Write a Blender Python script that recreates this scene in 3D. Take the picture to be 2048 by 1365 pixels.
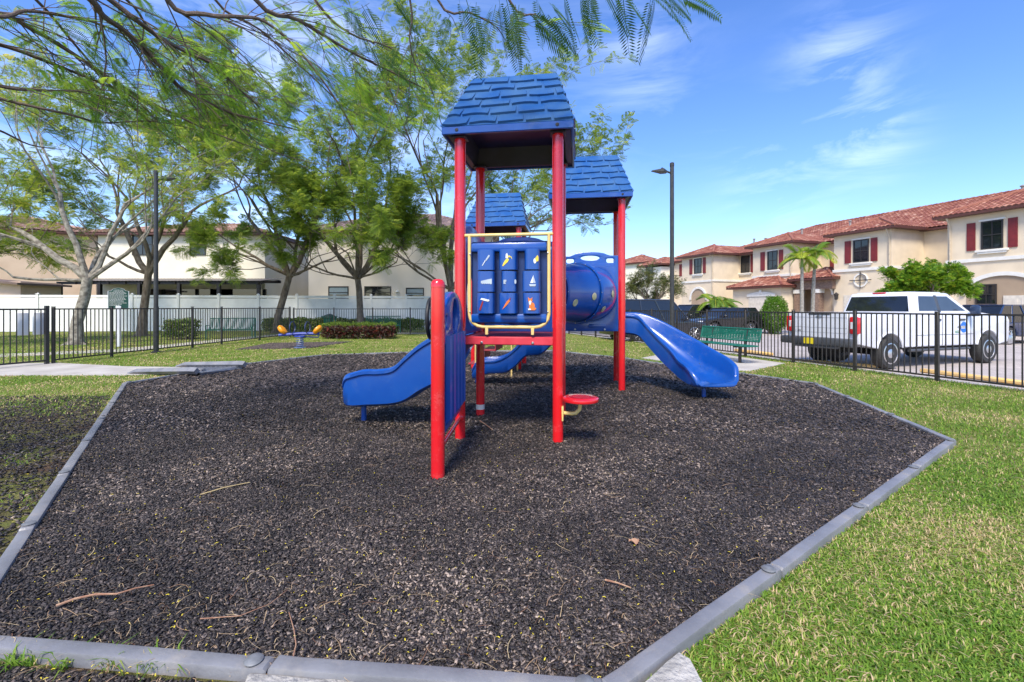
import bpy, bmesh, math, random
import numpy as np
from mathutils import Vector, Matrix
R = math.radians
sc = bpy.context.scene
for o in list(bpy.data.objects): bpy.data.objects.remove(o)
C = sc.collection
# ---------------------------------------------------------------- camera, light, exposure
F, HZ, H = 921.0, 615.0, 1.45          # focal length in px of a 2048 px wide frame, horizon row, eye height
cd = bpy.data.cameras.new('camera'); cam = bpy.data.objects.new('camera', cd); C.objects.link(cam)
cam.location = (0, 0, H); cam.rotation_euler = (R(90), 0, 0)
cd.sensor_width = 36; cd.lens = 36 * F / 2048; cd.shift_y = -(682.5 - HZ) / 2048
cd.clip_start = .05; cd.clip_end = 3000
sc.camera = cam
SUN_EL, SUN_AZ = 52, 197               # azimuth clockwise from +Y (north)
w = bpy.data.worlds.new('World'); sc.world = w; w.use_nodes = True
nt = w.node_tree; nt.nodes.clear()
N = lambda t: nt.nodes.new(t)
sky = N('ShaderNodeTexSky'); sky.sky_type = 'NISHITA'; sky.sun_disc = False
sky.sun_elevation = R(SUN_EL); sky.sun_rotation = R(SUN_AZ); sky.ozone_density = 4.2; sky.air_density = 1.0; sky.dust_density = 1.0
tc = N('ShaderNodeTexCoord')
def vmath(op, a, b=None):
    n = N('ShaderNodeVectorMath'); n.operation = op
    nt.links.new(a, n.inputs[0])
    if b is not None:
        if isinstance(b, (tuple, Vector)): n.inputs[1].default_value = b
        else: nt.links.new(b, n.inputs[1])
    return n
def fmath(op, a, b=None, clamp=False):
    n = N('ShaderNodeMath'); n.operation = op; n.use_clamp = clamp
    for i, v in enumerate((a, b)):
        if v is None: continue
        if isinstance(v, (int, float)): n.inputs[i].default_value = v
        else: nt.links.new(v, n.inputs[i])
    return n.outputs[0]
mp = N('ShaderNodeMapping'); mp.inputs['Rotation'].default_value = (0, R(-22), 0); mp.inputs['Scale'].default_value = (2.0, 2.0, 8.0)
nt.links.new(tc.outputs['Generated'], mp.inputs['Vector'])
no = N('ShaderNodeTexNoise'); no.inputs['Scale'].default_value = 1.6; no.inputs['Detail'].default_value = 9; no.inputs['Roughness'].default_value = .62; no.inputs['Distortion'].default_value = .7
nt.links.new(mp.outputs[0], no.inputs['Vector'])
wisps = None
for (px, py, k, amp) in ((1680, 115, 500, .62), (1730, 265, 520, .62), (1540, 350, 300, .40), (1280, 110, 260, .34), (1340, 250, 900, .25), (200, 280, 12, .5), (700, 300, 14, .35)):
    d = Vector(((px - 1024) / F, 1, (HZ - py) / F)).normalized()
    dot = vmath('DOT_PRODUCT', tc.outputs['Generated'], d).outputs['Value']
    g = fmath('MULTIPLY', fmath('EXPONENT', fmath('MULTIPLY', fmath('SUBTRACT', dot, 1.0), k)), amp)
    wisps = g if wisps is None else fmath('ADD', wisps, g)
cl = fmath('MULTIPLY', fmath('MULTIPLY', fmath('SUBTRACT', no.outputs[0], .43), 3.2, True), wisps, True)
mixc = N('ShaderNodeMixRGB'); nt.links.new(fmath('MULTIPLY', cl, .62), mixc.inputs[0]); mixc.inputs[2].default_value = (8.2, 8.8, 9.6, 1)
hs = N('ShaderNodeHueSaturation'); hs.inputs['Saturation'].default_value = 1.2; hs.inputs['Hue'].default_value = .512; hs.inputs['Value'].default_value = 1.0
nt.links.new(sky.outputs[0], hs.inputs['Color']); nt.links.new(hs.outputs[0], mixc.inputs[1])
bg = N('ShaderNodeBackground'); bg.inputs['Strength'].default_value = .15
nt.links.new(mixc.outputs[0], bg.inputs[0])
wo = N('ShaderNodeOutputWorld'); nt.links.new(bg.outputs[0], wo.inputs[0])
sd = bpy.data.lights.new('sun', 'SUN'); sun = bpy.data.objects.new('sun', sd); C.objects.link(sun)
sd.energy = 2.6; sd.angle = R(16); sd.color = (1, .91, .76)
az, el = R(SUN_AZ), R(SUN_EL)
sdir = Vector((math.sin(az) * math.cos(el), math.cos(az) * math.cos(el), math.sin(el)))
sun.rotation_euler = sdir.to_track_quat('Z', 'Y').to_euler()
sun.location = (0, 0, 30)
sc.view_settings.view_transform = 'Standard'; sc.view_settings.look = 'None'; sc.view_settings.exposure = .98; sc.view_settings.gamma = 1
sc.render.engine = 'CYCLES'
sc.cycles.max_bounces = 6; sc.cycles.diffuse_bounces = 3; sc.cycles.transparent_max_bounces = 6

# ---------------------------------------------------------------- pixel <-> world
def at(px, py, z=0.0):
    Y = F * (H - z) / (py - HZ); return Vector(((px - 1024) / F * Y, Y, z))
def P(px, py, Y): return Vector(((px - 1024) / F * Y, Y, H + (HZ - py) / F * Y))

# ---------------------------------------------------------------- materials
MATS = {}
def mat(name, col, rough=.6, metal=0.0, col2=None, scale=6.0, bump=0.0, bscale=None, tint=False, coat=0.0, trans=0.0, spec=.5, detail=5, stretch=None, thr=None, wear=None):
    if name in MATS: return MATS[name]
    m = bpy.data.materials.new(name); m.use_nodes = True; t = m.node_tree; ns = t.nodes; lk = t.links.new
    b = ns['Principled BSDF']
    b.inputs['Roughness'].default_value = rough; b.inputs['Metallic'].default_value = metal
    b.inputs['Specular IOR Level'].default_value = spec
    b.inputs['Coat Weight'].default_value = coat; b.inputs['Coat Roughness'].default_value = .08
    c1 = (*col, 1); c2 = (*(col2 or tuple(c * .82 for c in col)), 1)
    co = ns.new('ShaderNodeTexCoord'); vec = co.outputs['Object']
    if stretch:
        mpn = ns.new('ShaderNodeMapping'); mpn.inputs['Scale'].default_value = stretch; lk(vec, mpn.inputs[0]); vec = mpn.outputs[0]
    nz = ns.new('ShaderNodeTexNoise'); nz.inputs['Scale'].default_value = scale; nz.inputs['Detail'].default_value = detail; lk(vec, nz.inputs['Vector'])
    mx = ns.new('ShaderNodeMixRGB'); mx.inputs[1].default_value = c1; mx.inputs[2].default_value = c2
    rp = ns.new('ShaderNodeValToRGB'); a, c = thr or (.35, .65); rp.color_ramp.elements[0].position = a; rp.color_ramp.elements[1].position = c
    lk(nz.outputs[0], rp.inputs[0])
    if tint:
        at_ = ns.new('ShaderNodeAttribute'); at_.attribute_name = 'tint'; lk(at_.outputs['Fac'], mx.inputs[0])
    else: lk(rp.outputs[0], mx.inputs[0])
    if wear:
        wn = ns.new('ShaderNodeTexNoise'); wn.inputs['Scale'].default_value = wear[1]; wn.inputs['Detail'].default_value = 12; wn.inputs['Roughness'].default_value = .78; lk(vec, wn.inputs['Vector'])
        wr_ = ns.new('ShaderNodeValToRGB'); wr_.color_ramp.elements[0].position = .52; wr_.color_ramp.elements[1].position = .74; wr_.color_ramp.elements[1].color = (wear[2],) * 3 + (1,); lk(wn.outputs[0], wr_.inputs[0])
        m2 = ns.new('ShaderNodeMixRGB'); m2.inputs[2].default_value = (*wear[0], 1); lk(wr_.outputs[0], m2.inputs[0]); lk(mx.outputs[0], m2.inputs[1]); mx = m2
        ra = ns.new('ShaderNodeMath'); ra.operation = 'MULTIPLY_ADD'; ra.inputs[1].default_value = .5; ra.inputs[2].default_value = rough; lk(wr_.outputs[0], ra.inputs[0]); lk(ra.outputs[0], b.inputs['Roughness'])
    lk(mx.outputs[0], b.inputs['Base Color'])
    if bump:
        n2 = ns.new('ShaderNodeTexNoise'); n2.inputs['Scale'].default_value = bscale or scale * 5; n2.inputs['Detail'].default_value = 4; lk(vec, n2.inputs['Vector'])
        bp = ns.new('ShaderNodeBump'); bp.inputs['Strength'].default_value = bump; bp.inputs['Distance'].default_value = .02; lk(n2.outputs[0], bp.inputs['Height']); lk(bp.outputs[0], b.inputs['Normal'])
    if trans:
        tr = ns.new('ShaderNodeBsdfTranslucent'); hs = ns.new('ShaderNodeHueSaturation'); hs.inputs['Value'].default_value = 1.7; hs.inputs['Hue'].default_value = .485
        lk(mx.outputs[0], hs.inputs['Color']); lk(hs.outputs[0], tr.inputs[0])
        ms = ns.new('ShaderNodeMixShader'); ms.inputs[0].default_value = trans
        lk(b.outputs[0], ms.inputs[1]); lk(tr.outputs[0], ms.inputs[2]); lk(ms.outputs[0], ns['Material Output'].inputs[0])
    MATS[name] = m; return m
def ramp_mat(name, stops, rough=.8, trans=0.0, spec=.3):
    """base colour from the per-face 'tint' attribute through a colour ramp"""
    m = bpy.data.materials.new(name); m.use_nodes = True; t = m.node_tree; ns = t.nodes; lk = t.links.new
    b = ns['Principled BSDF']; b.inputs['Roughness'].default_value = rough; b.inputs['Specular IOR Level'].default_value = spec
    a = ns.new('ShaderNodeAttribute'); a.attribute_name = 'tint'
    rp = ns.new('ShaderNodeValToRGB'); e = rp.color_ramp.elements
    e[0].position, e[0].color = stops[0][0], (*stops[0][1], 1); e[1].position, e[1].color = stops[-1][0], (*stops[-1][1], 1)
    for p_, c_ in stops[1:-1]:
        n = e.new(p_); n.color = (*c_, 1)
    lk(a.outputs['Fac'], rp.inputs[0]); lk(rp.outputs[0], b.inputs['Base Color'])
    if trans:
        tr = ns.new('ShaderNodeBsdfTranslucent'); hs = ns.new('ShaderNodeHueSaturation'); hs.inputs['Value'].default_value = 1.9; hs.inputs['Hue'].default_value = .485
        lk(rp.outputs[0], hs.inputs['Color']); lk(hs.outputs[0], tr.inputs[0])
        ms = ns.new('ShaderNodeMixShader'); ms.inputs[0].default_value = trans
        lk(b.outputs[0], ms.inputs[1]); lk(tr.outputs[0], ms.inputs[2]); lk(ms.outputs[0], ns['Material Output'].inputs[0])
    MATS[name] = m; return m

blue = mat('blue_plastic', (.003, .062, .32), .28, col2=(.005, .074, .35), coat=.45, wear=((.07, .14, .33), 4, .5), scale=5, bump=.05, bscale=140, thr=(.3, .7))
blue_roof = mat('blue_roof_plastic', (.014, .085, .28), .34, col2=(.055, .14, .29), scale=4, bump=.05, bscale=120, thr=(.35, .75))  # paler mottling: faded plastic, plus sheen mixed into the colour
navy = mat('navy_plastic', (.008, .03, .14), .4, col2=(.012, .04, .18), scale=6)
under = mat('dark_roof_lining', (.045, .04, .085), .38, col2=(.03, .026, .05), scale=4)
red = mat('red_powder_coat', (.70, .010, .016), .2, col2=(.62, .014, .022), scale=5, coat=.8, wear=((.62, .10, .10), 6, .45), bump=.02, bscale=90)
red_deck = mat('red_coated_deck', (.40, .03, .05), .5, col2=(.32, .05, .06), scale=14, bump=.25, bscale=200)
red_beam = mat('faded_red_beam', (.66, .05, .075), .45, col2=(.56, .03, .05), scale=7)
yellow = mat('cream_yellow_pipe', (.80, .60, .24), .4, col2=(.76, .54, .18), scale=10)
steel = mat('bolt_steel', (.55, .55, .55), .3, .9)
hole = mat('dark_hole', (.01, .01, .012), .6)
black_iron = mat('black_iron_paint', (.022, .020, .020), .42, col2=(.035, .03, .028), scale=20)
pole_paint = mat('dark_grey_pole_paint', (.030, .030, .030), .4, col2=(.045, .044, .042), scale=8)
rubber = mat('black_rubber', (.02, .02, .02), .7, col2=(.032, .031, .03), scale=30, bump=.2)
black_wheel = mat('black_vinyl_wheel', (.016, .016, .018), .5)
bench_green = mat('bench_green_coat', (.006, .12, .082), .4, col2=(.009, .15, .10), scale=8)
white_vinyl = mat('white_vinyl', (.84, .84, .82), .5, col2=(.76, .76, .74), scale=2.5, bump=.02)
white_paint = mat('white_car_paint', (.72, .735, .78), .22, col2=(.70, .715, .76), coat=.6, scale=2)
dark_paint = mat('dark_grey_car_paint', (.02, .024, .032), .22, coat=.8, scale=2)
navy_paint = mat('deep_blue_car_paint', (.012, .03, .09), .22, coat=.8, scale=2)
glass = mat('dark_glass', (.012, .015, .02), .04, spec=.8, scale=3)
car_glass = mat('car_glass', (.05, .065, .085), .05, spec=.9, scale=2)
chrome = mat('wheel_metal', (.62, .62, .63), .28, .85)
bumper_mat = mat('charcoal_bumper', (.055, .06, .07), .45, col2=(.075, .08, .09))
lamp_red = mat('red_lens', (.65, .01, .015), .15, coat=.5)
lamp_white = mat('clear_lens', (.7, .7, .7), .15)
plate_yel = mat('yellow_number_plate', (.85, .68, .02), .4)
ink = mat('dark_print', (.03, .03, .035), .6)
stucco = mat('cream_stucco', (.74, .62, .45), .85, col2=(.66, .55, .40), scale=1.3, bump=.12, bscale=40)
stucco_light = mat('ivory_stucco', (.80, .75, .62), .85, col2=(.74, .69, .56), scale=.9, bump=.1, bscale=40)
stucco_peach = mat('peach_stucco', (.76, .58, .42), .85, col2=(.64, .47, .33), scale=.7, bump=.1, bscale=40)
stucco_pink = mat('pale_pink_stucco', (.82, .73, .62), .85, col2=(.77, .68, .57), scale=.7, bump=.1, bscale=40)
trim = mat('white_trim', (.76, .74, .68), .7, col2=(.70, .68, .62), scale=5)
shutter_red = mat('maroon_shutter', (.20, .020, .022), .5)
gutter = mat('brown_gutter', (.10, .035, .025), .5)
door_white = mat('white_door', (.70, .64, .54), .5)
stone = mat('brown_ledger_stone', (.30, .20, .14), .85, col2=(.14, .09, .07), scale=5, bump=.6, stretch=(1, 1, 5))
tile_red = ramp_mat('terracotta_tile', [(0, (.19, .06, .045)), (.4, (.28, .105, .07)), (.75, (.37, .165, .11)), (1, (.50, .30, .22))], .7)
tile_brown = ramp_mat('brown_tile', [(0, (.20, .11, .08)), (.5, (.34, .20, .15)), (1, (.50, .36, .28))], .75)
tile_grey = ramp_mat('grey_brown_tile', [(0, (.14, .10, .10)), (.5, (.24, .18, .18)), (1, (.38, .28, .25))], .75)
bark = mat('grey_brown_bark', (.20, .165, .125), .9, col2=(.09, .065, .045), scale=9, bump=.6, bscale=30, stretch=(1, 1, .4))
bark_pale = mat('pale_mottled_bark', (.36, .33, .27), .9, col2=(.13, .11, .085), scale=7, bump=.5, bscale=26)
bark_dark = mat('brown_limb_bark', (.19, .135, .105), .85, col2=(.10, .07, .055), scale=12, bump=.5, bscale=60)
leaf = ramp_mat('feathery_leaf', [(0, (.07, .125, .025)), (.45, (.16, .25, .035)), (.8, (.31, .39, .05)), (1, (.50, .46, .10))], .55, .45)
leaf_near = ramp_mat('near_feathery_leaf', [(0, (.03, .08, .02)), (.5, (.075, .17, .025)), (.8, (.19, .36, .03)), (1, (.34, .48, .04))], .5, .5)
leaf_dry = ramp_mat('olive_leaf', [(0, (.045, .065, .02)), (.5, (.09, .12, .03)), (1, (.20, .19, .06))], .6, .3)
leaf_bright = ramp_mat('bright_leaf', [(0, (.05, .14, .015)), (.5, (.13, .27, .02)), (.85, (.28, .40, .03)), (1, (.45, .36, .04))], .5, .35)
leaf_hedge = ramp_mat('hedge_leaf', [(0, (.025, .07, .012)), (.5, (.07, .15, .02)), (.8, (.20, .26, .05)), (1, (.42, .42, .14))], .5, .2)
leaf_croton = ramp_mat('croton_leaf', [(0, (.025, .012, .012)), (.45, (.07, .025, .022)), (.7, (.16, .03, .02)), (.85, (.06, .09, .02)), (1, (.20, .16, .12))], .45, .15)
palm_leaf = ramp_mat('palm_leaf', [(0, (.06, .14, .02)), (.6, (.18, .28, .02)), (1, (.42, .42, .04))], .45, .3)
grass_blade = ramp_mat('grass_blade', [(0, (.07, .16, .015)), (.4, (.17, .30, .03)), (.64, (.28, .38, .06)), (.78, (.50, .42, .18)), (1, (.62, .47, .28))], .6, .3)
chip_mat = ramp_mat('rubber_chip', [(0, (.012, .0105, .010)), (.35, (.036, .030, .028)), (.62, (.090, .073, .066)), (.86, (.20, .16, .135)), (1, (.42, .33, .26))], .55, spec=.4)
litter_mat = ramp_mat('fallen_litter', [(0, (.18, .09, .05)), (.4, (.42, .28, .16)), (.7, (.55, .43, .24)), (.85, (.60, .48, .04)), (1, (.75, .62, .05))], .8)
timber_mat = mat('grey_recycled_plastic', (.16, .163, .175), .42, wear=((.33, .30, .26), 5, .6), col2=(.22, .222, .235), scale=6, bump=.12, bscale=60)
cap_mat = mat('grey_stake_cap', (.20, .21, .22), .5, col2=(.12, .125, .13), scale=20)
concrete = mat('concrete', (.50, .47, .42), .9, col2=(.38, .35, .31), scale=1.6, bump=.2, bscale=50)
concrete_block = mat('rough_concrete', (.46, .44, .40), .95, col2=(.26, .25, .23), scale=14, bump=.9, bscale=40)
orange = mat('orange_plastic', (.90, .33, .01), .35)
spring_blue = mat('spring_blue', (.02, .05, .35), .35, coat=.2)
sign_green = mat('sign_green', (.015, .075, .05), .5)
curb_yellow = mat('yellow_line_paint', (.75, .48, .14), .7, col2=(.60, .42, .2), scale=8)
wood_dark = mat('dark_timber', (.018, .016, .016), .6)
corrugated = mat('corrugated_sheet', (.20, .18, .165), .5, col2=(.15, .13, .12), scale=2)

# ---------------------------------------------------------------- mesh builder
class MB:
    def __init__(s): s.v = []; s.f = []; s.t = []; s.tint = 0.5
    def add(s, vs, fs, tint=None):
        o = len(s.v); s.v += [tuple(p) for p in vs]; s.f += [tuple(i + o for i in f) for f in fs]; s.t += [s.tint if tint is None else tint] * len(fs); return s
    def box(s, c, d, M=None, r=0.0, tint=None, seg=1):
        c = Vector(c); hx, hy, hz = d[0] / 2, d[1] / 2, d[2] / 2
        if r <= 0:
            vs = [Vector((x, y, z)) for z in (-hz, hz) for y in (-hy, hy) for x in (-hx, hx)]
            fs = [(0, 2, 3, 1), (4, 5, 7, 6), (0, 1, 5, 4), (2, 6, 7, 3), (0, 4, 6, 2), (1, 3, 7, 5)]
        else:
            bm = bmesh.new(); bmesh.ops.create_cube(bm, size=1)
            for v in bm.verts: v.co = Vector((v.co.x * d[0], v.co.y * d[1], v.co.z * d[2]))
            bmesh.ops.bevel(bm, geom=list(bm.edges), offset=min(r, min(d) * .49), segments=seg, affect='EDGES', profile=.5)
            vs = [v.co.copy() for v in bm.verts]; fs = [tuple(v.index for v in f.verts) for f in bm.faces]; bm.free()
        if M is not None: vs = [M @ v for v in vs]
        return s.add([v + c for v in vs], fs, tint)
    def tube(s, path, rad, n=8, closed=False, cap=True, tint=None, ref=None):
        path = [Vector(p) for p in path]; m = len(path)
        rad = [rad] * m if isinstance(rad, (int, float)) else rad
        vs = []; prev = None
        for i, p in enumerate(path):
            if closed: d = path[(i + 1) % m] - path[i - 1]
            else: d = path[min(i + 1, m - 1)] - path[max(i - 1, 0)]
            d = d.normalized() if d.length > 1e-9 else Vector((0, 0, 1))
            if prev is None:
                a = Vector(ref) if ref else (Vector((0, 0, 1)) if abs(d.z) < .9 else Vector((1, 0, 0)))
                prev = a - d * a.dot(d)
            else: prev = prev - d * prev.dot(d)
            prev.normalize(); b = d.cross(prev)
            for k in range(n):
                a = 2 * math.pi * k / n; vs.append(p + (prev * math.cos(a) + b * math.sin(a)) * rad[i])
        fs = []
        for i in range(m if closed else m - 1):
            j = (i + 1) % m
            for k in range(n): l = (k + 1) % n; fs.append((i * n + k, i * n + l, j * n + l, j * n + k))
        if cap and not closed: fs.append(tuple(range(n - 1, -1, -1))); fs.append(tuple((m - 1) * n + k for k in range(n)))
        return s.add(vs, fs, tint)
    def cyl(s, a, b, r, r2=None, n=16, tint=None): return s.tube([a, b], [r, r if r2 is None else r2], n, tint=tint)
    def lathe(s, c, prof, n=20, axis=(0, 0, 1), tint=None):
        ax = Vector(axis).normalized(); a = Vector((1, 0, 0)) if abs(ax.x) < .9 else Vector((0, 1, 0)); a = (a - ax * a.dot(ax)).normalized(); b = ax.cross(a); c = Vector(c)
        vs = [c + ax * z + (a * math.cos(2 * math.pi * k / n) + b * math.sin(2 * math.pi * k / n)) * r for r, z in prof for k in range(n)]
        m = len(prof); fs = [(i * n + k, i * n + (k + 1) % n, (i + 1) * n + (k + 1) % n, (i + 1) * n + k) for i in range(m - 1) for k in range(n)]
        fs.append(tuple(range(n - 1, -1, -1))); fs.append(tuple((m - 1) * n + k for k in range(n)))
        return s.add(vs, fs, tint)
    def grid(s, rows, closed=False, tint=None):
        m, n = len(rows), len(rows[0]); vs = [p for r in rows for p in r]
        fs = [(i * n + k, i * n + (k + 1) % n, (i + 1) * n + (k + 1) % n, (i + 1) * n + k) for i in range(m - 1) for k in range(n if closed else n - 1)]
        return s.add(vs, fs, tint)
    def prism(s, pts, h0, h1, M=None, tint=None):
        """pts: 2D polygon in local XY, extruded z h0..h1, then M"""
        n = len(pts); vs = [Vector((x, y, h0)) for x, y in pts] + [Vector((x, y, h1)) for x, y in pts]
        if M is not None: vs = [M @ v for v in vs]
        return s.add(vs, [tuple(range(n - 1, -1, -1)), tuple(range(n, 2 * n))] + [(i, (i + 1) % n, n + (i + 1) % n, n + i) for i in range(n)], tint)
    def plate(s, outlines, depth, M=None, bevel=0.0, tint=None):
        """filled 2D outlines (later ones inside are holes), thickness depth centred on z=0"""
        cu = bpy.data.curves.new('tmp', 'CURVE'); cu.dimensions = '2D'; cu.fill_mode = 'BOTH'; cu.extrude = max(depth / 2 - bevel, 0); cu.bevel_depth = bevel; cu.bevel_resolution = 1; cu.offset = -bevel
        for o in outlines:
            sp = cu.splines.new('POLY'); sp.points.add(len(o) - 1); sp.use_cyclic_u = True
            for i, (x, y) in enumerate(o): sp.points[i].co = (x, y, 0, 1)
        return s._curve(cu, M, tint)
    def text(s, body, size, M=None, depth=.002, align='CENTER', tint=None):
        cu = bpy.data.curves.new('tmp', 'FONT'); cu.body = body; cu.size = size; cu.extrude = depth; cu.align_x = align; cu.align_y = 'CENTER'; cu.resolution_u = 2
        return s._curve(cu, M, tint)
    def _curve(s, cu, M, tint):
        ob = bpy.data.objects.new('tmp', cu); C.objects.link(ob)
        dg = bpy.context.evaluated_depsgraph_get(); me = bpy.data.meshes.new_from_object(ob.evaluated_get(dg))
        vs = [v.co.copy() for v in me.vertices]; fs = [tuple(p.vertices) for p in me.polygons]
        if M is not None: vs = [M @ v for v in vs]
        s.add(vs, fs, tint); bpy.data.objects.remove(ob); bpy.data.curves.remove(cu); bpy.data.meshes.remove(me)
        return s
    def build(s, name, m, parent=None, sharp=38, loc=None):
        me = bpy.data.meshes.new(name); me.from_pydata(s.v, [], s.f)
        a = me.attributes.new('tint', 'FLOAT', 'FACE'); a.data.foreach_set('value', np.array(s.t, dtype=np.float32))
        if sharp:
            bm = bmesh.new(); bm.from_mesh(me); bmesh.ops.remove_doubles(bm, verts=bm.verts, dist=1e-5); bmesh.ops.recalc_face_normals(bm, faces=bm.faces)
            ca = R(sharp)
            for f in bm.faces: f.smooth = True
            for e in bm.edges:
                if len(e.link_faces) != 2 or e.calc_face_angle(0) > ca: e.smooth = False
            bm.to_mesh(me); bm.free()
        me.materials.append(m); o = bpy.data.objects.new(name, me); C.objects.link(o)
        if parent: o.parent = parent
        if loc: o.location = loc
        return o
def npmesh(name, verts, faces, tint, m, parent=None, smooth=False):
    me = bpy.data.meshes.new(name); nv, nf, k = len(verts), len(faces), faces.shape[1]
    me.vertices.add(nv); me.vertices.foreach_set('co', verts.astype(np.float32).ravel())
    me.loops.add(nf * k); me.loops.foreach_set('vertex_index', faces.astype(np.int32).ravel())
    me.polygons.add(nf); me.polygons.foreach_set('loop_start', np.arange(0, nf * k, k, dtype=np.int32))
    if smooth: me.polygons.foreach_set('use_smooth', np.ones(nf, dtype=bool))
    a = me.attributes.new('tint', 'FLOAT', 'FACE'); a.data.foreach_set('value', tint.astype(np.float32))
    me.update(calc_edges=True); me.materials.append(m); o = bpy.data.objects.new(name, me); C.objects.link(o)
    if parent: o.parent = parent
    return o
def tag(o, label=None, cat=None, group=None, kind=None):
    for k, v in (('label', label), ('category', cat), ('group', group), ('kind', kind)):
        if v: o[k] = v
    return o
def empty(name, loc, rz=0.0, label=None, cat=None, group=None):
    o = bpy.data.objects.new(name, None); C.objects.link(o); o.location = loc; o.rotation_euler = (0, 0, rz); o.empty_display_size = .2
    return tag(o, label, cat, group)
def copy_tree(o, loc=None, rz=None, label=None, parent=None, scale=None):
    c = o.copy(); C.objects.link(c); c.parent = parent
    if loc is not None: c.location = loc
    if rz is not None: c.rotation_euler = (0, 0, rz)
    if scale: c.scale = scale
    if label: c['label'] = label
    for ch in list(o.children): copy_tree(ch, parent=c)
    return c
def ipoly(x, y, poly):
    """vectorised point in polygon"""
    ins = np.zeros(len(x), bool); n = len(poly)
    for i in range(n):
        x0, y0 = poly[i]; x1, y1 = poly[(i + 1) % n]
        if y0 == y1: continue
        c = ((y0 > y) != (y1 > y)) & (x < (x1 - x0) * (y - y0) / (y1 - y0) + x0); ins ^= c
    return ins
def frame(origin, xdir, ydir):
    x = Vector(xdir).normalized(); z = x.cross(Vector(ydir)).normalized(); y = z.cross(x)
    return Matrix(((x.x, y.x, z.x, origin[0]), (x.y, y.y, z.y, origin[1]), (x.z, y.z, z.z, origin[2]), (0, 0, 0, 1)))
def circ(cx, cy, rx, ry=None, n=20): ry = ry or rx; return [(cx + rx * math.cos(2 * math.pi * i / n), cy + ry * math.sin(2 * math.pi * i / n)) for i in range(n)]
def rrect(x0, y0, x1, y1, r, n=4):
    out = []
    for cx, cy, a0 in ((x1 - r, y1 - r, 0), (x0 + r, y1 - r, 90), (x0 + r, y0 + r, 180), (x1 - r, y0 + r, 270)):
        for i in range(n + 1): a = R(a0 + 90 * i / n); out.append((cx + r * math.cos(a), cy + r * math.sin(a)))
    return out

# ================================================================ GROUND
FD = Vector((-.310, .951, 0)).normalized()          # direction of the right-hand fence
FP = Vector((8.70, 7.8, 0))
def fenceR(Y, off=0.0):
    t = (Y - FP.y) / FD.y; p = FP + FD * t + Vector((.951, .310, 0)) * off; return (p.x, p.y)
# mulch pit outline (border timbers' top centre line)
RING0 = [(-2.30, 1.90), (-.92, 1.765), (.335, 1.645), (4.52, 4.73), (5.45, 8.29), (4.73, 9.56), (4.0, 10.36), (3.05, 12.4), (1.25, 14.6), (-2.45, 14.3), (-5.4, 13.3), (-6.5, 11.15), (-6.66, 9.85), (-6.97, 8.29)]
RING = [(x * 1.026, y * 1.026) for x, y in RING0]
PATCH = [tuple(at(470, 700).xy), tuple(at(540, 687).xy), tuple(at(705, 684).xy), tuple(at(620, 697).xy)]
PAD = [tuple(at(*p).xy) for p in ((1283, 717), (1345, 706), (1415, 706), (1570, 728), (1500, 743), (1440, 741))]
GATEPAD = [(-14, 11.5), (-11.9, 11.95), (-9.4, 11.2), (-7.3, 11.0), (-6.75, 10.0), (-8.2, 9.75), (-10.6, 9.75), (-14, 9.4)]
me = bpy.data.meshes.new('ground')
g = MB(); g.add([(-900, -60, -.17), (900, -60, -.17), (900, 1800, -.17), (-900, 1800, -.17)], [(0, 1, 2, 3)])
far_ground = mat('far_turf', (.10, .15, .03), .95, col2=(.16, .18, .06), scale=.4)
tag(g.build('ground', far_ground, sharp=0), 'wide flat turf ground reaching the horizon', None, kind='structure')
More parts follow.
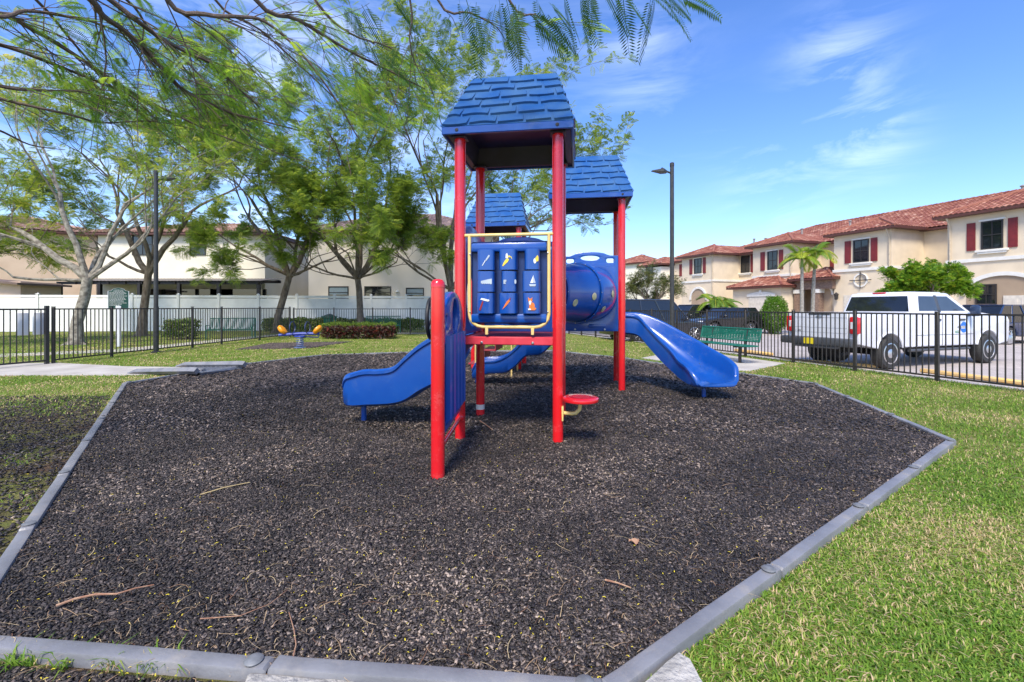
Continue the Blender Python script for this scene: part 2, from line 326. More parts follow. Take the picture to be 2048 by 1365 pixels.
# lawn with a slightly uneven top, green with straw patches
def lawn_material():
    m = bpy.data.materials.new('lawn'); m.use_nodes = True; t = m.node_tree; ns = t.nodes; lk = t.links.new; b = ns['Principled BSDF']; b.inputs['Roughness'].default_value = .95; b.inputs['Specular IOR Level'].default_value = .1
    co = ns.new('ShaderNodeTexCoord')
    def noise(s, d=6):
        n = ns.new('ShaderNodeTexNoise'); n.inputs['Scale'].default_value = s; n.inputs['Detail'].default_value = d; n.inputs['Roughness'].default_value = .65; lk(co.outputs['Object'], n.inputs['Vector']); return n.outputs[0]
    def ramp(f, a, c, ca, cb):
        r = ns.new('ShaderNodeValToRGB'); r.color_ramp.elements[0].position = a; r.color_ramp.elements[1].position = c; r.color_ramp.elements[0].color = (*ca, 1); r.color_ramp.elements[1].color = (*cb, 1); lk(f, r.inputs[0]); return r.outputs[0]
    def mix(f, a, c):
        n = ns.new('ShaderNodeMixRGB'); lk(f, n.inputs[0]); lk(a, n.inputs[1]); lk(c, n.inputs[2]); return n.outputs[0]
    fine = ramp(noise(38), .35, .68, (.09, .11, .025), (.27, .33, .07))
    straw = ramp(noise(60), .35, .65, (.20, .19, .06), (.42, .36, .16))
    dirt = ramp(noise(45), .35, .65, (.035, .025, .018), (.19, .13, .09))
    fac = ramp(noise(1.1, 8), .47, .66, (0, 0, 0), (1, 1, 1))
    c = mix(fac, fine, straw)
    # worn earth beside the left border
    sx = ns.new('ShaderNodeSeparateXYZ'); lk(co.outputs['Object'], sx.inputs[0])
    def mm(op, a, bb, cl=False):
        n = ns.new('ShaderNodeMath'); n.operation = op; n.use_clamp = cl
        for i, v in enumerate((a, bb)):
            if isinstance(v, (int, float)): n.inputs[i].default_value = v
            else: lk(v, n.inputs[i])
        return n.outputs[0]
    near = mm('MULTIPLY', mm('SUBTRACT', 8.0, sx.outputs['Y']), .5, True)
    left = mm('MULTIPLY', mm('SUBTRACT', .7, sx.outputs['X']), 1.2, True)
    worn = mm('MULTIPLY', near, left)
    nz = mm('MULTIPLY', mm('SUBTRACT', noise(1.6, 9), .36), 4.5, True)
    c = mix(mm('MULTIPLY', worn, nz), c, dirt)
    lk(c, b.inputs['Base Color'])
    bp = ns.new('ShaderNodeBump'); bp.inputs['Strength'].default_value = .9; bp.inputs['Distance'].default_value = .04; lk(noise(70), bp.inputs['Height']); lk(bp.outputs[0], b.inputs['Normal'])
    return m
LAWN = [fenceR(-3, .28), fenceR(25.6, .28), (2.6, 27.4), (-40, 27.4), (-40, -3)]
g = MB(); g.prism(LAWN, -.165, 0.0)
tag(g.build('lawn', lawn_material(), sharp=0), 'green lawn with straw patches around the mulch pit', kind='structure')
kerb = MB()
a, b_ = Vector((*fenceR(-3, .36), 0)), Vector((*fenceR(25.6, .36), 0))
kerb.box((a + b_) / 2 + Vector((0, 0, -.08)), ((b_ - a).length, .15, .17), Matrix.Rotation(math.atan2(FD.y, FD.x), 3, 'Z').to_4x4(), r=.02)
tag(kerb.build('kerb', concrete), 'pale concrete kerb between lawn and parking lot', kind='structure')
def paver_material():
    m = bpy.data.materials.new('pavers'); m.use_nodes = True; t = m.node_tree; ns = t.nodes; lk = t.links.new; b = ns['Principled BSDF']; b.inputs['Roughness'].default_value = .85
    co = ns.new('ShaderNodeTexCoord'); mpn = ns.new('ShaderNodeMapping'); mpn.inputs['Rotation'].default_value = (0, 0, R(18)); lk(co.outputs['Object'], mpn.inputs[0])
    br = ns.new('ShaderNodeTexBrick'); br.inputs['Scale'].default_value = 4; br.inputs['Mortar Size'].default_value = .018; br.inputs['Color1'].default_value = (.47, .42, .39, 1); br.inputs['Color2'].default_value = (.36, .32, .30, 1); br.inputs['Mortar'].default_value = (.22, .20, .18, 1); lk(mpn.outputs[0], br.inputs['Vector'])
    nz = ns.new('ShaderNodeTexNoise'); nz.inputs['Scale'].default_value = .7; nz.inputs['Detail'].default_value = 8; lk(co.outputs['Object'], nz.inputs['Vector'])
    mx = ns.new('ShaderNodeMixRGB'); mx.blend_type = 'MULTIPLY'; mx.inputs[0].default_value = .5; lk(br.outputs[0], mx.inputs[1]); lk(nz.outputs[0], mx.inputs[2])
    ad = ns.new('ShaderNodeHueSaturation'); ad.inputs['Value'].default_value = 1.45; lk(mx.outputs[0], ad.inputs['Color'])
    lk(ad.outputs[0], b.inputs['Base Color']); return m
g = MB(); g.add([(*fenceR(-4, .3), -.15), (60, -5, -.15), (60, 70, -.15), (-2, 70, -.15), (*fenceR(25.6, .3), -.15)], [(0, 1, 2, 3, 4)])
tag(g.build('parking_lot', paver_material(), sharp=0), 'pale grey block-paved parking lot', kind='structure')
def strip(name, pts, wd, z, m, lab):
    g = MB(); n = len(pts); rows = []
    for i, p in enumerate(pts):
        p = Vector((*p, z)); d = (Vector((*pts[min(i + 1, n - 1)], z)) - Vector((*pts[max(i - 1, 0)], z))).normalized(); q = Vector((-d.y, d.x, 0)) * wd / 2
        rows.append([p - q, p + q])
    g.grid(rows); return tag(g.build(name, m, sharp=0), lab, kind='structure')
strip('path', [(-26, 10.3), (-15.2, 13.8), (-13.2, 15.4), (-12.7, 18), (-12.6, 21.5), (-12.0, 25.2), (-4, 25.9), (3, 26.2)], 1.25, .008, concrete, 'concrete footpath outside the iron fence')
def flat(name, poly, z, m, lab):
    g = MB(); g.prism(poly, -.05, z); return tag(g.build(name, m, sharp=20), lab, kind='structure')
flat('bench_pad', PAD, .015, concrete, 'pale concrete pad under the green bench')
flat('gate_pad', GATEPAD, .016, concrete, 'concrete landing between the gate and the ramp')
# mulch bed: an uneven sheet, denser near
nx, ny = 150, 170
xs = np.linspace(-7.2, 5.7, nx); ys = np.linspace(1.6, 15.2, ny)
rs = np.random.RandomState(3)
def hgt(x, y): return .030 + .007 * np.sin(x * 2.1 + y * .7) * np.cos(y * 1.7 - x) + .005 * np.sin(x * 5.3 + 1) * np.sin(y * 4.1) - .012 * np.exp(-((x - .0) ** 2 + (y - 5.1) ** 2) / 2.0)
bmm = bmesh.new(); vs_ = [bmm.verts.new((x, y, 0)) for x, y in RING]; bmm.faces.new(vs_)
bmesh.ops.triangulate(bmm, faces=bmm.faces)
for axis, arr in ((0, np.arange(-7, 5.6, .22)), (1, np.arange(1.7, 14.7, .22))):
    for c in arr:
        co_ = (c, 0, 0) if axis == 0 else (0, c, 0); no_ = (1, 0, 0) if axis == 0 else (0, 1, 0)
        bmesh.ops.bisect_plane(bmm, geom=bmm.verts[:] + bmm.edges[:] + bmm.faces[:], plane_co=co_, plane_no=no_)
for v in bmm.verts: v.co.z = float(hgt(v.co.x, v.co.y))
me = bpy.data.meshes.new('mulch_bed'); bmm.to_mesh(me); bmm.free()
for p in me.polygons: p.use_smooth = True
def mulch_material():
    m = bpy.data.materials.new('mulch_ground'); m.use_nodes = True; t = m.node_tree; ns = t.nodes; lk = t.links.new; b = ns['Principled BSDF']; b.inputs['Roughness'].default_value = .8; b.inputs['Specular IOR Level'].default_value = .3
    co = ns.new('ShaderNodeTexCoord')
    vo = ns.new('ShaderNodeTexVoronoi'); vo.inputs['Scale'].default_value = 42; lk(co.outputs['Object'], vo.inputs['Vector'])
    sp = ns.new('ShaderNodeSeparateXYZ'); lk(vo.outputs['Color'], sp.inputs[0])
    r = ns.new('ShaderNodeValToRGB'); e = r.color_ramp.elements; e[0].position = 0; e[0].color = (.018, .015, .015, 1); e[1].position = 1; e[1].color = (.44, .34, .27, 1)
    n = e.new(.5); n.color = (.068, .054, .052, 1); n = e.new(.85); n.color = (.19, .15, .13, 1)
    lk(sp.outputs[0], r.inputs[0]); lk(r.outputs[0], b.inputs['Base Color'])
    bp = ns.new('ShaderNodeBump'); bp.inputs['Strength'].default_value = 1; bp.inputs['Distance'].default_value = .03; lk(vo.outputs['Distance'], bp.inputs['Height']); lk(bp.outputs[0], b.inputs['Normal'])
    return m
me.materials.append(mulch_material()); o = bpy.data.objects.new('mulch_bed', me); C.objects.link(o)
tag(o, 'dark rubber mulch bed of the play area', kind='structure')
g = MB(); g.prism(PATCH, -.02, .02); tag(g.build('mulch_patch', MATS.get('x') or bpy.data.materials['mulch_ground'], sharp=0), 'small kite-shaped mulch patch under the spring seesaw', kind='structure')

# chips (stuff)
def chips(n, ylo, yhi, size, rng, poly, zf, mx=(-50, 2100)):
    y = rng.uniform(ylo, yhi, n * 2); x = ((rng.uniform(mx[0], mx[1], n * 2) - 1024) / F) * yhi
    k = ipoly(x, y, poly) & (np.abs(x) < (y * 1.14 + .15)); x, y = x[k], y[k]; return x, y, np.full(len(x), size)
rng = np.random.RandomState(11)
X, Yc, S = [], [], []
for n, a, b_, s in ((26000, 1.68, 2.4, .011), (58000, 2.4, 3.6, .0115), (60000, 3.6, 5.2, .0135), (42000, 5.2, 8.0, .019), (22000, 8.0, 14.5, .028)):
    x, y, s_ = chips(n, a, b_, s, rng, RING, hgt); X.append(x); Yc.append(y); S.append(s_)
# stray chips over the worn earth in front of and left of the border
WORN = [(-2.35, 1.5), (.38, 1.3), (.38, 1.66), (-.92, 1.74), (-2.35, 1.88)]
x, y, s_ = chips(14000, 1.45, 1.88, .012, rng, WORN, hgt); X.append(x); Yc.append(y); S.append(s_)
WORN2 = [(-2.4, 1.95), (-7.05, 8.2), (-9, 8.2), (-6.5, 4.5), (-3.6, 1.9)]
x, y, s_ = chips(52000, 1.9, 7.5, .015, rng, WORN2, hgt); X.append(x); Yc.append(y); S.append(s_)
X = np.concatenate(X); Yc = np.concatenate(Yc); S = np.concatenate(S); n = len(X)
inr = ipoly(X, Yc, RING)
Z = np.where(inr, hgt(X, Yc), .004) + rng.uniform(-.2, 1.0, n) * S * .8
dims = np.stack([S * rng.uniform(.8, 2.4, n), S * rng.uniform(.45, 1.1, n), S * rng.uniform(.18, .5, n)], 1)
cube = np.array([(-1, -1, -1), (1, -1, -1), (1, 1, -1), (-1, 1, -1), (-1, -1, 1), (1, -1, 1), (1, 1, 1), (-1, 1, 1)], float) * .5
V = cube[None] * (1 + rng.uniform(-.38, .38, (n, 8, 3))) * dims[:, None, :]
yaw = rng.uniform(0, 2 * np.pi, n); pit = rng.normal(0, .35, n); rol = rng.normal(0, .4, n)
def rotm(a, ax):
    c, s = np.cos(a), np.sin(a); M = np.zeros((len(a), 3, 3)); i, j = [(1, 2), (0, 2), (0, 1)][ax]; M[:, ax, ax] = 1; M[:, i, i] = c; M[:, j, j] = c
    sg = -1 if ax != 1 else 1; M[:, i, j] = sg * s; M[:, j, i] = -sg * s; return M
M = rotm(yaw, 2) @ rotm(pit, 1) @ rotm(rol, 0)
V = np.einsum('nij,nkj->nki', M, V) + np.stack([X, Yc, Z], 1)[:, None, :]
cf = np.array([(0, 3, 2, 1), (4, 5, 6, 7), (0, 1, 5, 4), (1, 2, 6, 5), (2, 3, 7, 6), (3, 0, 4, 7)])
FC = (cf[None] + (np.arange(n) * 8)[:, None, None]).reshape(-1, 4)
tn = np.clip(rng.beta(1.5, 2.4, n) + (rng.random(n) < .07) * .4, 0, 1)
tn = np.clip(tn * (.92 + .22 * np.sin(X * 1.9 + np.sin(Yc * 2.3)) * np.sin(Yc * 1.7 + 1)) + .06 * np.sin(X * 7.1 + 3 * np.sin(Yc * 5)), 0, 1)
tag(npmesh('mulch_chips', V.reshape(-1, 3), FC, np.repeat(tn, 6), chip_mat), 'loose black and brown shredded rubber mulch chips', 'mulch', kind='stuff')
# litter: straw stalks, curled twigs and small yellow leaflets
LV, LF, LT = [], [], []
def ribbon(pts, wd, tint, up=.004):
    o = len(LV); m = len(pts)
    for i, p in enumerate(pts):
        p = Vector(p); d = (Vector(pts[min(i + 1, m - 1)]) - Vector(pts[max(i - 1, 0)])).normalized(); q = Vector((-d.y, d.x, .15)) * wd * (1 - .6 * i / m)
        LV.append(p - q); LV.append(p + q)
    for i in range(m - 1): LF.append((o + 2 * i, o + 2 * i + 1, o + 2 * i + 3, o + 2 * i + 2)); LT.append(tint)
rr = random.Random(5)
for i in range(8500):
    y = 1.55 + 8.5 * rr.random() ** 1.6; x = rr.uniform(-1.1, 1.1) * y
    if x > .35 and not ipoly(np.array([x]), np.array([y]), RING)[0]: continue
    if x > -.9 and y < 1.7 and rr.random() < .5: continue
    z = (float(hgt(x, y)) if ipoly(np.array([x]), np.array([y]), RING)[0] else .01) + .012
    a = rr.uniform(0, 6.28)
    if rr.random() < .38:
        s = rr.uniform(.002, .0055); ribbon([(x, y, z), (x + s * math.cos(a) * 1.6, y + s * math.sin(a) * 1.6, z + .003), (x + s * math.cos(a) * 3, y + s * math.sin(a) * 3, z + .001)], s * .5, rr.choice((.8, .9, 1, 1, .55)))
    else:
        L = rr.uniform(.012, .055) if rr.random() < .75 else rr.uniform(.05, .14); cv = rr.uniform(-1.8, 1.8); pts = []; px_, py_ = x, y
        for k in range(5): pts.append((px_, py_, z + .004 + .008 * math.sin(k * .8))); px_ += L / 4 * math.cos(a); py_ += L / 4 * math.sin(a); a += cv / 4
        ribbon(pts, rr.uniform(.0006, .0016), rr.choice((0, .2, .35, .5, .6, .68)))
tag(npmesh('leaf_litter', np.array([tuple(v) for v in LV]), np.array(LF), np.array(LT), litter_mat), 'straw stalks and small yellow leaflets scattered on the mulch', 'litter', kind='stuff')
def twig(pts, r0, lab, m, cat='twig'):
    g = MB(); n = len(pts); g.tube([at(px, py, z) for px, py, z in pts], [r0 * (1 - .6 * i / n) for i in range(n)], 6); return tag(g.build('twig', m), lab, cat)
pod = mat('reddish_dry_twig', (.27, .12, .07), .8, col2=(.42, .26, .16), scale=30)
straw_m = mat('straw_stalk', (.55, .42, .2), .8)
twig([(112, 1212, .055), (150, 1198, .06), (190, 1189, .065), (235, 1188, .07), (270, 1177, .065), (308, 1170, .055)], .006, 'longest reddish brown twig lying on mulch at lower left', pod)
twig([(400, 1238, .055), (480, 1232, .06), (540, 1208, .06), (575, 1180, .055)], .0024, 'thin reddish curved stalk right of the longest twig', pod)
twig([(585, 1320, .055), (592, 1290, .06), (588, 1260, .06), (578, 1225, .055)], .003, 'thin brown stalk close to the front border', pod)
twig([(960, 842, .05), (975, 852, .05), (985, 860, .05)], .008, 'short brown twig beside the inner red post', pod)
twig([(400, 990, .05), (450, 975, .055), (500, 965, .05)], .005, 'pale straw stalk on the mulch nearest the left border', straw_m)
twig([(1210, 1160, .05), (1235, 1166, .055), (1262, 1176, .05)], .005, 'flat brown bark sliver right of the centre foreground', pod)
def dry_leaf(px, py, s, lab):
    c = at(px, py, .06); g = MB(); rows = []
    for i in range(6):
        t = i / 5; wv = math.sin(math.pi * min(max(t, .04), .97)) * s * .35
        rows.append([c + Vector(((t - .5) * s, -wv, .012 * math.sin(t * 7))), c + Vector(((t - .5) * s, 0, .02 * math.sin(t * 3))), c + Vector(((t - .5) * s, wv, .014 * math.cos(t * 6)))])
    g.grid(rows); tag(g.build('dry_leaf', pod), lab, 'leaf')
dry_leaf(1268, 1083, .06, 'curled brown dry leaf on the mulch')
# grass blades (stuff)
rng = np.random.RandomState(21)
gx, gy, gl, gw = [], [], [], []
def near_ring(x, y, off=.038):
    """True when inside the ring or within off of it"""
    ins = ipoly(x, y, RING)
    for i in range(len(RING)):
        a = np.array(RING[i]); b = np.array(RING[(i + 1) % len(RING)]); d = b - a; t = np.clip(((x - a[0]) * d[0] + (y - a[1]) * d[1]) / (d @ d), 0, 1)
        ins |= np.hypot(x - a[0] - t * d[0], y - a[1] - t * d[1]) < off
    return ins
for n, a, b_, L, wd, lx in ((150000, 1.35, 3.0, .038, .0028, 1), (150000, 3.0, 5.0, .038, .0034, 1), (120000, 5.0, 8.5, .048, .0042, 0), (120000, 8.5, 14, .045, .007, 0), (70000, 14, 24, .045, .012, 0)):
    y = rng.uniform(a, b_, n); x = rng.uniform(-1.16, 1.16, n) * (y + .1)
    k = ~near_ring(x, y) & (x < 8.95 - (y - 7.8) * .326 + .1)
    for poly in (PATCH, PAD, GATEPAD): k &= ~ipoly(x, y, poly)
    wornp = np.where((y < 1.86) & (x < .40), 1.0, 0) + np.clip((8.0 - y) * .5, 0, 1) * np.clip((.7 - x) * 1.2, 0, 1)
    cl_ = .5 + .5 * np.sin(x * 3.7 + 1.3 * np.sin(y * 2.9)) * np.sin(y * 3.3 + np.cos(x * 2.3))
    keep = rng.random(n) > wornp * (.955 + .045 * (cl_ < .75)); k &= keep & (rng.random(n) < .35 + .5 * cl_)
    x, y = x[k], y[k]; gx.append(x); gy.append(y); gl.append(L * rng.uniform(.45, 1.15, len(x))); gw.append(np.full(len(x), wd))
# a few grassy tufts in front of the near border
for px in (55, 130, 225, 300, 345, 20):
    c = at(px, 1335, 0); n = 26; gx.append(c.x + rng.normal(0, .022, n)); gy.append(c.y + rng.normal(0, .015, n)); gl.append(rng.uniform(.04, .10, n)); gw.append(np.full(n, .003))
gx, gy, gl, gw = map(np.concatenate, (gx, gy, gl, gw)); n = len(gx)
az_ = rng.uniform(0, 2 * np.pi, n); ln = rng.uniform(.2, 1.9, n)
dx, dy = np.cos(az_), np.sin(az_); sx_, sy_ = -dy, dx
b0 = np.stack([gx, gy, np.zeros(n)], 1); mid = b0 + np.stack([dx * gl * ln * .35, dy * gl * ln * .35, gl * .55], 1); tip = b0 + np.stack([dx * gl * ln * .95, dy * gl * ln * .95, gl * .95 / (1 + ln * .6)], 1)
sd_ = np.stack([sx_, sy_, np.zeros(n)], 1) * gw[:, None]
V = np.stack([b0 - sd_, b0 + sd_, mid + sd_ * .9, mid - sd_ * .9, tip + sd_ * .12, tip - sd_ * .12], 1).reshape(-1, 3)
o6 = (np.arange(n) * 6)[:, None]; FC = np.concatenate([o6 + np.array([[0, 1, 2, 3]]), o6 + np.array([[3, 2, 4, 5]])], 1).reshape(-1, 4)
patch = .5 + .5 * np.sin(gx * 1.7 + 2 * np.sin(gy * 1.1)) * np.sin(gy * 1.9 + 1.2 * np.cos(gx * 1.4))
tn = np.clip(rng.beta(2, 2.6, n) * .85 + (rng.random(n) < .12 + .55 * patch ** 2) * .5 - .10 * (1 - patch), 0, 1)
tag(npmesh('grass_blades', V, FC, np.repeat(tn, 2), grass_blade), 'short green and straw coloured grass blades on the lawn', 'grass', kind='stuff')

# border timbers: one per 1.2 m, with a round stake cap
def ord_(k): return ['first', 'second', 'third', 'fourth', 'fifth', 'sixth', 'seventh', 'eighth', 'ninth', 'tenth'][k]
SIDES = [([0, 1], 'grey border timber on the front edge, left of the rough concrete block', .65), ([1, 2], 'grey border timber on the front edge, right of the rough concrete block', .7), ([2, 3], 'grey border timber on the right front edge, %s from the camera', 0), ([3, 4], 'grey border timber on the right edge, %s behind the near right corner', 0), ([4, 5, 6, 7], 'dark border timber on the back right edge, %s in from the right corner', 0), ([7, 8, 9], 'dark border timber on the far edge behind the towers, %s from the right', 0), ([9, 10, 11], 'dark border timber on the back left edge, %s from the right', 0), ([12, 13], 'dark border timber joining the ramp to the left corner, %s from the ramp', 0), ([13, 0], 'grey border timber on the left edge, %s from the far corner', 0)]
for idx, lab, one in SIDES:
    k = 0
    for a_i, b_i in zip(idx[:-1], idx[1:]):
        a, b_ = Vector((*RING[a_i], 0)), Vector((*RING[b_i], 0)); L = (b_ - a).length; nseg = max(1, round(L / 1.22)); d = (b_ - a) / L
        for s in range(nseg):
            p0, p1 = a + d * L * s / nseg, a + d * L * (s + 1) / nseg; q = (p0 + p1) / 2; ll = (p1 - p0).length
            root = empty('border_timber', (q.x, q.y, 0), math.atan2(d.y, d.x) + R(rr.uniform(-.25, .25)), lab % ord_(min(k, 9)) if '%s' in lab else lab, 'timber', 'plastic timbers edging the mulch pit')
            g = MB(); dz = rr.uniform(-.006, .004)
            prof = [(-.037, -.05), (-.037, .048), (-.033, .058), (-.025, .061), (.025, .061), (.033, .058), (.037, .048), (.037, -.05)]
            xs_ = [-ll / 2 + .004, -ll / 2 + .016, -ll / 2 + .1, 0, ll / 2 - .1, ll / 2 - .016, ll / 2 - .004]
            rows = []
            for xi, x_ in enumerate(xs_):
                e = .012 if xi in (0, 6) else 0
                rows.append([Vector((x_, y_ * (1 - e * 8), z_ + dz - e - (.004 if xi in (2, 4) else 0))) for y_, z_ in prof])
            g.grid(rows); g.add(rows[0], [tuple(range(8))]); g.add(rows[-1], [tuple(range(7, -1, -1))])
            g.build('body', timber_mat, root)
            g = MB(); g.lathe((ll / 2 - .075, 0, .062 + dz), [(.034, 0), (.036, .004), (.03, .009), (.01, .012)], 16); g.build('cap', cap_mat, root)
            k += 1
# concrete blocks by the front border
def rock(poly, h, lab):
    g = MB(); n = len(poly); cx = sum(p.x for p in poly) / n; cy = sum(p.y for p in poly) / n; rows = []
    fine = []
    for i in range(n):
        a, b_ = poly[i], poly[(i + 1) % n]
        for t in (0, .33, .66): q = a.lerp(b_, t); fine.append(Vector((q.x + rr.uniform(-.006, .006), q.y + rr.uniform(-.006, .006), 0)))
    for sc_, z in ((1.02, -.02), (1.01, h * .7), (.96, h * .95), (.85, h), (.4, h * 1.02)): rows.append([Vector((cx + (p.x - cx) * sc_, cy + (p.y - cy) * sc_, z + rr.uniform(-.003, .003))) for p in fine])
    rows.append([Vector((cx, cy, h * 1.01))] * len(fine)); g.grid(rows, closed=True)
    tag(g.build('concrete_block', concrete_block), lab, 'concrete block', 'concrete blocks outside the front border')
rock([at(495, 1345, .04), at(650, 1353, .04), at(720, 1362, .04), at(720, 1440, .04), at(470, 1440, .04)], .04, 'rough grey concrete block against the front border left of centre')
rock([at(1358, 1302, .05), at(1378, 1315, .05), at(1412, 1372, .05), at(1430, 1440, .05), at(1240, 1440, .05), at(1285, 1362, .05)], .05, 'broken grey concrete piece at the grass edge on the right')

# ================================================================ IRON FENCES
def fence(name, pts, h, lab, post_every=1.83, zoff=0.0, gap=.118, w=.018):
    """pts: list of ground points; posts at each division, panels between"""
    o0 = Vector((*pts[0], 0)); root = empty(name, o0, 0, lab, 'fence'); first = True
    for a, b_ in zip(pts[:-1], pts[1:]):
        a, b_ = Vector((*a, 0)) - o0, Vector((*b_, 0)) - o0; L = (b_ - a).length; n = max(1, round(L / post_every)); d = (b_ - a) / L; rot = Matrix.Rotation(math.atan2(d.y, d.x), 4, 'Z')
        for i in range(n + 1):
            if i == 0 and not first: continue
            g = MB(); p = a + d * L * i / n; g.box((p.x, p.y, (h + .02) / 2 + zoff), (.062, .062, h + .06), rot, r=.004); g.box((p.x, p.y, h + .055 + zoff), (.07, .07, .012), rot); g.build('post', black_iron, root)
        for i in range(n):
            p, q = a + d * (L * i / n + .031), a + d * (L * (i + 1) / n - .031); c = (p + q) / 2; ll = (q - p).length; g = MB()
            g.box((c.x, c.y, h - .015 + zoff), (ll, .034, .034), rot); g.box((c.x, c.y, .10 + zoff), (ll, .034, .034), rot)
            m = max(1, round(ll / gap))
            for k in range(1, m): t = p + d * ll * k / m; g.box((t.x, t.y, (h + .085) / 2 + zoff), (w, w, h - .11), rot)
            g.build('picket_panel', black_iron, root, sharp=0)
        first = False
    return root
fl = [(-11.75, 11.8), (-11.55, 15.0), (-11.35, 18), (-11.0, 22.8)]
fence('iron_fence', fl, 1.42, 'black iron picket fence running along the left path', 2.0)
fence('iron_fence', [(-10.9, 23.0), (-3.5, 24.6), (2.9, 25.3)], 1.38, 'black iron picket fence across the far side of the playground', 1.9)
fence('iron_fence', [fenceR(25.0), fenceR(15), fenceR(3.0)], 1.33, 'black iron picket fence between the lawn and parked cars', 1.55, gap=.112)
gate = empty('iron_gate', (-11.77, 11.76, 0), 0, 'black iron gate standing left of the fence with two white panels', 'gate')
a, b_ = Vector((-.03, -.08, 0)), Vector((-.75, -2.4, 0)); d = (b_ - a).normalized(); rot = Matrix.Rotation(math.atan2(d.y, d.x), 4, 'Z'); L = (b_ - a).length; c = (a + b_) / 2
g = MB()
for z in (1.40, .10): g.box((c.x, c.y, z), (L, .035, .04), rot)
for k in range(1, 21): t = a + d * L * k / 21; g.box((t.x, t.y, .75), (.018, .018, 1.28), rot)
g.build('gate_leaf', black_iron, gate, sharp=0)
for t_ in (0, 1): g = MB(); p = a.lerp(b_, t_); g.box((p.x, p.y, .74), (.075, .075, 1.5), rot); g.build('post', black_iron, gate)
for t_, wd in ((.06, .24), (.185, .25)):
    g = MB(); p = a.lerp(b_, t_) + Vector((-.04, .04, 0)); g.box((p.x - .03, p.y + .01, 1.04), (wd, .05, .56), rot, r=.03, seg=2); g.build('white_panel', white_vinyl, gate)
# ramp of black plastic at the pit opening
ramp = empty('access_ramp', (-7.4, 10.6, 0), 0, 'black plastic half ramp with side rails leading over the border', 'ramp')
def rl(p): return Vector((p[0] + 7.4, p[1] - 10.6, p[2]))
for a, b_ in ((at(255, 744, .05), at(385, 740, .16)), (at(352, 730, .06), at(482, 727, .17))):
    a, b_ = rl(a), rl(b_); g = MB(); g.tube([a + Vector((0, 0, -.05)), a.lerp(b_, .15) + Vector((0, 0, .0)), b_ - Vector((0, 0, .02)), b_ + (b_ - a).normalized() * .12 - Vector((0, 0, .03))], [.03, .06, .075, .07], 4); g.build('side_rail', timber_mat, ramp, sharp=30)
g = MB(); q = [rl(at(285, 748, .0)), rl(at(372, 732, .0)), rl(at(478, 733, .10)), rl(at(400, 746, .10))]
g.add(q, [(0, 1, 2, 3)])
for i in range(14):
    t = (i + .5) / 14; a, b_ = q[0].lerp(q[3], t), q[1].lerp(q[2], t); g.tube([a + Vector((0, 0, .004)), b_ + Vector((0, 0, .004))], .008, 5)
q2 = [rl(at(400, 746, .10)), rl(at(478, 733, .10)), rl(at(486, 738, .03)), rl(at(400, 752, .03))]; g.add(q2, [(0, 1, 2, 3)])
g.build('tread', mat('ramp_grey', (.22, .23, .25), .3, col2=(.30, .31, .34), scale=9, bump=.2), ramp, sharp=20)
g = MB(); p = rl(at(400, 742, .1)); g.box((p.x, p.y, .07), (.16, .16, .16), r=.02); g.build('corner_connector', timber_mat, ramp)

# ================================================================ PLAY STRUCTURE
RZ = R(-8); PO = Vector((-.57, 5.06, 0))
ps = empty('play_structure', PO, RZ, 'blue and red playground tower set with three roofs, slides and tunnel', 'play structure')
Rm = Matrix.Rotation(-RZ, 3, 'Z')
def wl(p): return Rm @ (Vector(p) - PO)              # world -> local
S_, DK, PT = 1.07, 1.13, 3.30
def post(u, v, z1=PT, cap=False, r=.057):
    g = MB(); n = 24
    if cap: prof = [(r, -.15), (r, z1 - .07), (r * 1.04, z1 - .068), (r * 1.04, z1 - .05), (r * .96, z1 - .028), (r * .75, z1 - .008), (r * .4, z1), (.005, z1 + .002)]
    else: prof = [(r, -.15), (r, z1)]
    g.lathe((u, v, 0), prof, n)
    if not cap:                                       # fluted lines of the upper mast
        for k in range(8):
            a = 2 * math.pi * k / 8 + .2; g.box((u + math.cos(a) * r, v + math.sin(a) * r, (z1 + DK + .1) / 2), (.006, .010, z1 - DK - .1), Matrix.Rotation(a, 4, 'Z'))
    return g.build('post', red, ps)
towers = [(0, 0), (.96, 3.10), (-1.12, 5.58)]
for tu, tv in towers:
    for a, b_ in ((0, 0), (1, 0), (0, 1), (1, 1)): post(tu + a * S_, tv + b_ * S_)
def deck(u0, v0, u1, v1, z=DK):
    g = MB(); cx, cy = (u0 + u1) / 2, (v0 + v1) / 2; g.box((cx, cy, z - .012), (u1 - u0 - .02, v1 - v0 - .02, .024)); ob = g.build('deck', red_deck, ps)
    for c, d in (((cx, v0 + .025, z - .046), (u1 - u0, .045, .088)), ((cx, v1 - .025, z - .046), (u1 - u0, .045, .088)), ((u0 + .025, cy, z - .046), (.045, v1 - v0 - .09, .088)), ((u1 - .025, cy, z - .046), (.045, v1 - v0 - .09, .088))):
        g = MB(); g.box(c, d, r=.008); g.build('deck_beam', red_beam, ob)
    g = MB()
    for u in (u0 + .24, u1 - .27):
        g.lathe((u, v0 + .003, z - .065), [(.016, 0), (.016, -.006), (.009, -.012)], 14, axis=(0, 1, 0))
    g.build('bolt', steel, ob)
for tu, tv in towers: deck(tu, tv, tu + S_, tv + S_)
deck(towers[2][0] + .2, 4.17 + .02, towers[2][0] + 1.2, 5.56, DK)   # bridge deck towards the far tower
deck(towers[2][0] + 1.2, 4.17 + .02, 1.9, 5.56, DK)
